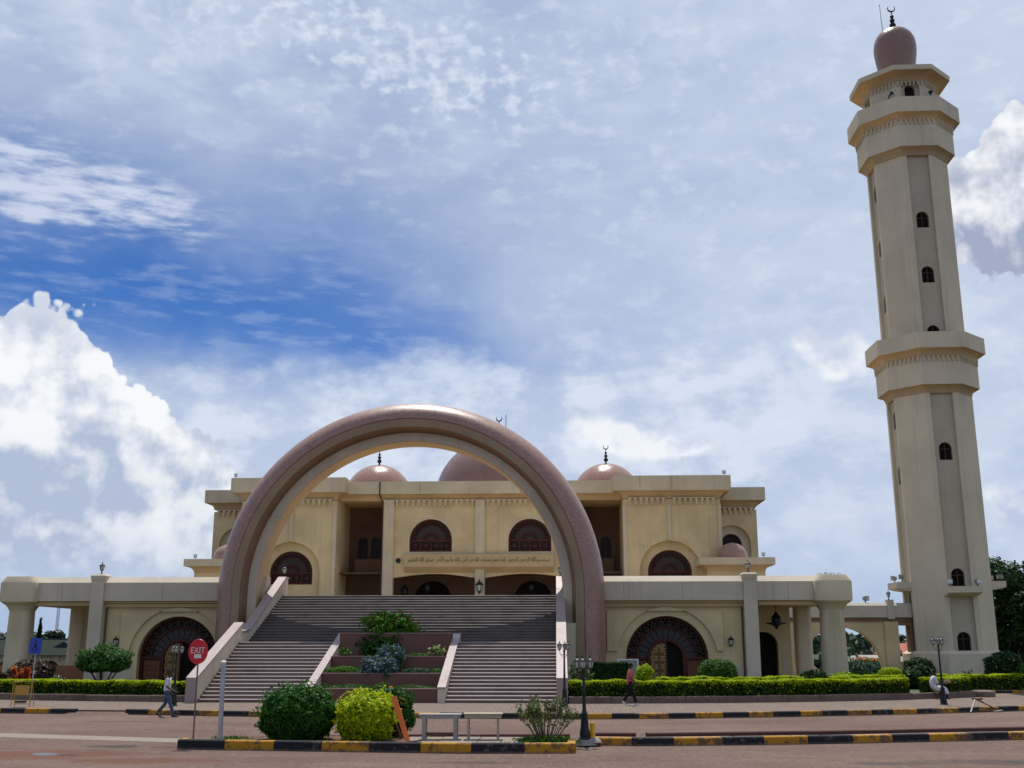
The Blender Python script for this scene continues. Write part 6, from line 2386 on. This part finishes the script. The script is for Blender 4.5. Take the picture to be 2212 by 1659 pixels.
# orange board on a wooden frame
t = thing('board_stand', 'wooden easel stand with a leaning orange board behind the yellow shrub', 'easel', (-4.4, 30.2, .13))
m9 = MB()
m9.bar((.52, -.55, .02), (.10, -.35, 1.12), .13, .05, 0, (0, 1, 0))
m9.build('board', 'orange_paint', t)
for p_, q_ in (((.20, .55, 0), (-.12, .10, .98)), ((-1.25, .5, 0), (-1.38, .1, .95)), ((-1.1, -.4, 0), (-1.35, -.1, .95))):
    m9 = MB(); m9.bar(p_, q_, .06, .05); m9.build('leg', 'brown_wood', t)
m9 = MB(); m9.bar((.12, -.3, .84), (-1.36, .05, .84), .05, .05); m9.build('rail', 'brown_wood', t)
m9 = MB(); m9.bar((.14, -.36, .82), (-.08, .12, .78), .05, .04); m9.build('rail', 'brown_wood', t)
# stick lying on the slab
t = tag(MB().bar((-4.05, 28.7, .18), (-3.5, 29.4, .2), .05, .04).build('stick', 'brown_wood'), 'brown stick lying on the slab under the orange board', 'stick')
# bollard
t = thing('bollard', 'short yellow bollard beside the nearest lamp post', 'bollard', (.86, 30.3, .12))
m9 = MB(); m9.lathe([(.085, 0), (.085, .08), (.07, .10), (.068, .44), (.05, .47), (0, .475)], n=16); m9.build('post', 'yellow_paint', t, 40)
m9 = MB(); m9.lathe([(.24, -.02), (.2, .05), (.11, .09)], n=14); m9.build('footing', 'grey_concrete', t, 40)
# notice board by the right door
t = thing('notice_board', 'white framed notice board standing left of the right door', 'board', (3.65, 60.6, .3))
m9 = MB()
m9.box(-.55, -.48, -.03, .03, 0, 1.55); m9.box(.48, .55, -.03, .03, 0, 1.55); m9.box(-.48, .48, -.03, .03, 1.48, 1.55)
m9.build('frame', 'sign_white', t)
m9 = MB(); m9.box(-.48, .48, -.01, .02, .15, 1.478); m9.build('panel', 'grey_table', t)

# ------------------------------------------------------------------ people
def skin_obj(name, joints, edges, mat, parent, sub=2, root=0):
    """joints: (x, y, z, r) or (x, y, z, rx, ry)"""
    me = bpy.data.meshes.new(name)
    me.from_pydata([j[:3] for j in joints], edges, [])
    me.materials.append(MATS[mat])
    o = bpy.data.objects.new(name, me)
    COL.objects.link(o)
    o.parent = parent
    sk = o.modifiers.new('skin', 'SKIN')
    sk.use_smooth_shade = True
    for i, j in enumerate(joints):
        d = me.skin_vertices[0].data[i]
        d.radius = (j[3], j[4] if len(j) > 4 else j[3])
        d.use_root = i == root
    s = o.modifiers.new('sub', 'SUBSURF')
    s.levels = s.render_levels = sub
    return o

def chain(*idx):
    return list(zip(idx[:-1], idx[1:]))

def hand(js, es, wrist, d, side, curl=.5):
    """palm and five fingers; d: direction of the hand, side: thumb side"""
    d, side = Vector(d).normalized(), Vector(side).normalized()
    w = Vector(js[wrist][:3])
    nrm = d.cross(side).normalized()
    pc = len(js)
    js.append((*(w + d * .05), .026, .016))
    es.append((wrist, pc))
    for k, (off, ln) in enumerate(((-.028, .062), (-.010, .075), (.010, .080), (.028, .072))):
        b0 = w + d * .085 + side * off
        b1 = b0 + d * ln * .5 + nrm * curl * .02
        b2 = b1 + d * ln * .35 + nrm * curl * .035
        i = len(js)
        js += [(*b0, .0105), (*b1, .009), (*b2, .0075)]
        es += [(pc, i), (i, i + 1), (i + 1, i + 2)]
    b0 = w + d * .035 + side * .032
    b1 = b0 + side * .025 + d * .03
    b2 = b1 + d * .03
    i = len(js)
    js += [(*b0, .012), (*b1, .010), (*b2, .008)]
    es += [(pc, i), (i, i + 1), (i + 1, i + 2)]

def head(parent, c, face, skin='skin', cap=None, k=1.0):
    """head with brow, nose, mouth, ears and close hair, looking along face"""
    f = Vector(face).normalized()
    rz = math.atan2(f.y, f.x) + R(90)       # model looks along -Y
    m9 = MB()
    n, mrows = 20, 14
    rings = []
    for i in range(mrows + 1):
        t_ = -math.pi / 2 + math.pi * i / mrows
        z = .115 * math.sin(t_)
        ring = []
        for q in range(n):
            a = 2 * math.pi * q / n
            cx_, cy_ = math.cos(a), math.sin(a)
            rx_ = .076 * math.cos(t_)
            ry_ = .096 * math.cos(t_)
            x, y = rx_ * cx_, ry_ * cy_ + .008
            front = max(0.0, -cy_) ** 3 * math.cos(t_)
            if z < -.02:
                x *= 1 - .28 * min(1, (-.02 - z) / .09)
                if cy_ > 0: y *= 1 - .35 * min(1, (-.02 - z) / .09)
            sideq = math.exp(-(cx_ / .24) ** 2)
            y -= front * (.020 * math.exp(-((z + .012) / .020) ** 2) * sideq + .010 * math.exp(-((z + .055) / .014) ** 2) * math.exp(-(cx_ / .4) ** 2) + .008 * math.exp(-((z - .03) / .015) ** 2))
            y += front * (.010 * math.exp(-((z - .008) / .012) ** 2) * math.exp(-((abs(cx_) - .42) / .16) ** 2) + .006 * math.exp(-((z + .044) / .006) ** 2))
            ring.append((x * k, y * k, z * k))
        rings.append(ring)
    m9.loft(rings)
    for s in (-1, 1):
        m9.lathe([(.004, -.03), (.014, -.015), (.016, .01), (.010, .03), (.003, .034)], (s * .077 * k, .012, -.002), 8)
    h = m9.build('head', skin, parent, 60, c, (0, 0, rz))
    m9 = MB()
    rings = []
    for i in range(9):
        t_ = R(2) + R(88) * i / 8
        ring = []
        for q in range(n):
            a = 2 * math.pi * q / n
            low = -.055 if math.sin(a) > .1 else (.012 if math.sin(a) < -.55 else -.02)
            z = (low + (.128 - low) * math.sin(t_)) * k
            rr_ = math.cos(math.asin(min(.999, max(-.999, z / (.130 * k)))))
            ring.append((.084 * k * rr_ * math.cos(a), (.104 * rr_ * math.sin(a) + .010) * k, z))
        rings.append(ring)
    m9.loft(rings)
    m9.build('hair', cap or 'hair', h, 60)
    m9 = MB()
    for s in (-1, 1):
        m9.lathe([(.001, -.008), (.009, 0), (.001, .008)], (s * .030 * k, -.082 * k, .010 * k), 8)
    m9.build('eyes', 'sign_white', h)
    return h

def walker(label, loc, face_x, shirt, trousers, shoe, hgt, stride, swing, long_shirt=0.0):
    """adult walking along x; face_x = +1 right, -1 left"""
    k = hgt / 1.75
    t = thing('person', label, 'person', loc)
    t.scale = (k, k, k)
    fx = face_x
    # legs: forward leg and trailing leg (far / near)
    hip = .93
    legs = []
    for side, st in ((-.09, stride), (.09, -stride)):
        if st > 0:
            kn = (fx * st * .52, side, .50); an = (fx * st * .95, side, .09)
        else:
            kn = (fx * st * .18, side, .50); an = (fx * st * 1.0, side, .16)
        legs.append((kn, an, side, st))
    js = [(0, 0, hip + .02, .135, .125), (0, 0, hip + .12, .135, .12)]
    es = [(0, 1)]
    for kn, an, side, st in legs:
        i = len(js)
        js += [(fx * (.02 if st > 0 else -.02), side, hip - .06, .100), (kn[0] * .5, side, .72, .094), (*kn, .076), ((kn[0] + an[0]) / 2, side, (kn[2] + an[2]) / 2, .070), (an[0], side, an[2] + .02, .066)]
        es += [(0, i)] + chain(i, i + 1, i + 2, i + 3, i + 4)
    skin_obj('trousers', js, es, trousers, t)
    for kn, an, side, st in legs:
        tilt = 0 if st > 0 else R(28)
        m9 = MB()
        m9.loft([[(x * fx, y * w_, z) for y, z in ((-1, 0), (1, 0), (1, h_), (-1, h_))] for x, w_, h_ in ((-.08, .030, .075), (-.03, .036, .085), (.06, .042, .065), (.14, .044, .045), (.185, .030, .03))])
        o = m9.build('shoe', shoe, t, 40, (an[0], side, an[2] - .09), (0, fx * tilt, 0))
    # shirt and arms
    lean = fx * .03
    sh = 1.43
    js = [(0, 0, .92 - long_shirt, .155 + .02 * (long_shirt > 0), .15), (0, 0, 1.05, .150, .145), (lean * .6, 0, 1.22, .148, .155), (lean, 0, 1.38, .125, .165), (lean, 0, 1.47, .06, .07)]
    es = chain(0, 1, 2, 3, 4)
    arms = []
    for side, sw in ((-1, swing), (1, -swing)):
        s0 = (lean, side * .19, sh, .072)
        e0 = (lean + fx * sw * .10 - fx * .03, side * .235, 1.13, .05)
        i = len(js)
        js += [s0, (*[(a + b_) / 2 for a, b_ in zip(s0[:3], e0[:3])], .070), (e0[0], e0[1], e0[2] + .03, .072)]
        es += [(3, i), (i, i + 1), (i + 1, i + 2)]
        arms.append((e0, side, sw))
    skin_obj('shirt', js, es, shirt, t)
    js = [(lean, 0, 1.40, .05), (lean + fx * .015, 0, 1.50, .052), (lean + fx * .025, 0, 1.56, .05)]
    es = chain(0, 1, 2)
    for e0, side, sw in arms:
        bend = .16 if sw * fx * fx > 0 else .05
        wr = (e0[0] + fx * (bend + .05 + max(0, sw) * .22), side * .23, .90 + max(0, sw) * .16)
        i = len(js)
        js += [(lean, side * .12, 1.41, .045), (*e0[:2], e0[2] + .03, .042), ((e0[0] + wr[0]) / 2, (e0[1] + wr[1]) / 2, (e0[2] + wr[2]) / 2, .038), (*wr, .027)]
        es += [(0, i)] + chain(i, i + 1, i + 2, i + 3)
        hand(js, es, i + 3, (wr[0] - e0[0] * 1.0, 0, wr[2] - e0[2]), (fx, 0, .3))
    skin_obj('body', js, es, 'skin', t)
    head(t, (lean + fx * .035, 0, 1.645), (fx, -.12, -.08))
    return t
walker('man in a white shirt and jeans walking right past the left kerb', (-14.38, 41.75, 0.0), 1, 'white_cloth', 'jeans', 'shoe_dark', 1.64, .36, .5)
walker('man in a loose red shirt and black trousers walking along the right pavement', (2.92, 47.7, .145), 1, 'red_cloth', 'black_cloth', 'shoe_white', 1.68, .27, .22, .12)

# seated man in a long white gown
p = thing('person', 'seated man in a white gown on the low wall behind the lamp post', 'person', (17.3, 54.05, .12))
js = [(0, 0, .46, .19, .18), (.0, 0, .62, .18, .17), (.03, 0, .82, .165, .17), (.07, 0, .98, .13, .165), (.09, 0, 1.06, .06, .06)]
es = chain(0, 1, 2, 3, 4)
for s in (-1, 1):
    i = len(js)
    js += [(.07, s * .18, .99, .065), (.10, s * .24, .82, .066), (.16, s * .25, .70, .064)]
    es += [(3, i)] + chain(i, i + 1, i + 2)
    i = len(js)
    js += [(.12, s * .10, .47, .14), (.36, s * .12, .50, .135), (.52, s * .13, .47, .125), (.56, s * .13, .32, .115), (.57, s * .13, .22, .115)]
    es += [(0, i)] + chain(i, i + 1, i + 2, i + 3, i + 4)
skin_obj('gown', js, es, 'white_cloth', p)
js = [(.09, 0, 1.0, .05), (.10, 0, 1.08, .05), (.115, 0, 1.14, .05)]
es = chain(0, 1, 2)
for s, w_ in ((-1, (.52, -.12, .72)), (1, (.46, .14, .66))):
    i = len(js)
    js += [(.09, s * .12, .97, .045), (.16, s * .25, .72, .042), ((.16 + w_[0]) / 2, (s * .25 + w_[1]) / 2, (.72 + w_[2]) / 2 - .01, .038), (*w_, .027)]
    es += [(0, i)] + chain(i, i + 1, i + 2, i + 3)
    hand(js, es, i + 3, (1, -.1, .25), (0, 0, 1), .8)
skin_obj('body', js, es, 'skin', p)
for s in (-1, 1):
    js = [(.54, s * .13, .36, .062), (.56, s * .13, .22, .055), (.55, s * .13, .06, .05)]
    skin_obj('trouser_leg', js, chain(0, 1, 2), 'black_cloth', p)
    m9 = MB()
    m9.loft([[(x, y * w_, z) for y, z in ((-1, 0), (1, 0), (1, h_), (-1, h_))] for x, w_, h_ in ((-.08, .030, .075), (-.03, .036, .085), (.06, .042, .065), (.14, .044, .045), (.185, .030, .03))])
    m9.build('shoe', 'shoe_dark', p, 40, (.56, s * .13, 0.0))
head(p, (.135, 0, 1.235), (1, -.35, -.15))
t = tag(MB().box(-.09, .09, -.005, .005, -.13, .13).build('booklet', 'peach_bounce_stucco', None, False, (17.95, 53.95, .93), (R(20), R(55), 0)), 'small brown booklet held open by the seated man', 'booklet')
# broken wooden frame on the kerb
t = thing('folding_stool', 'broken grey wooden folding frame lying over the kerb below the seated man', 'stool', (16.35, 46.0, 0.0), R(24))
for p_, q_, m_ in (((-.55, -.25, .03), (.02, .05, .50), 'grey_table'), ((.0, .05, .5), (.95, -.2, .05), 'brown_wood'), ((.02, .0, .50), (.42, .05, .36), 'grey_table'), ((-.35, -.1, .06), (.9, -.28, .05), 'brown_wood'), ((.1, .1, .5), (-.05, .2, .12), 'brown_wood')):
    m9 = MB(); m9.bar(p_, q_, .05, .035); m9.build('bar', m_, t)
m9 = MB(); m9.box(-.02, .3, -.05, .2, .46, .53); m9.build('seat_slat', 'brown_wood', t)
m9 = MB(); m9.bar((.55, -.3, .03), (.98, -.28, .06), .14, .04); m9.build('bar', 'grey_table', t)
# crown of dry grass growing on the right capital
P_, N_ = [], []
for _ in range(90):
    P_.append((AW + 22.5 + rng.uniform(-.6, .6), YW + .5 + rng.uniform(-.5, .3), 6.34 + rng.uniform(0, .08)))
    N_.append((rng.gauss(0, 1), rng.gauss(0, 1), .1))
tag(place('dry_grass', leaf_mesh('dry_grass', P_, N_, .07, 'leaf_dry', 0, .12)), 'dry weeds growing on top of the right column capital', 'weeds', kind='stuff')
# soaring birds, tiny in the picture
for i, (x, y) in enumerate(((818, 900), (760, 975), (1003, 527))):
    q = P(x, y, 420)
    b2 = thing('bird', 'dark soaring bird in the sky, %s of three' % ('uppermost right', 'lowest left', 'highest')[0 if i == 0 else (1 if i == 1 else 2)], 'bird', q, R(40 * i), 'soaring birds')
    m9 = MB()
    m9.poly([(0, .16, 0), (.55, .02, .10), (.55, -.05, .10), (0, -.12, 0), (-.55, .02, .1), (-.55, -.05, .1), (0, 0, .05)], [(0, 1, 2, 3), (0, 3, 5, 4), (0, 6, 1), (0, 4, 6), (3, 2, 6), (3, 6, 5), (1, 6, 2), (4, 5, 6)])
    m9.build('wings', 'hair', b2)
    m9 = MB(); m9.lathe([(0, -.22), (.05, -.05), (.06, .08), (.03, .2), (0, .25)], n=8); m9.build('bird_body', 'hair', b2, True, None, (R(90), 0, 0))
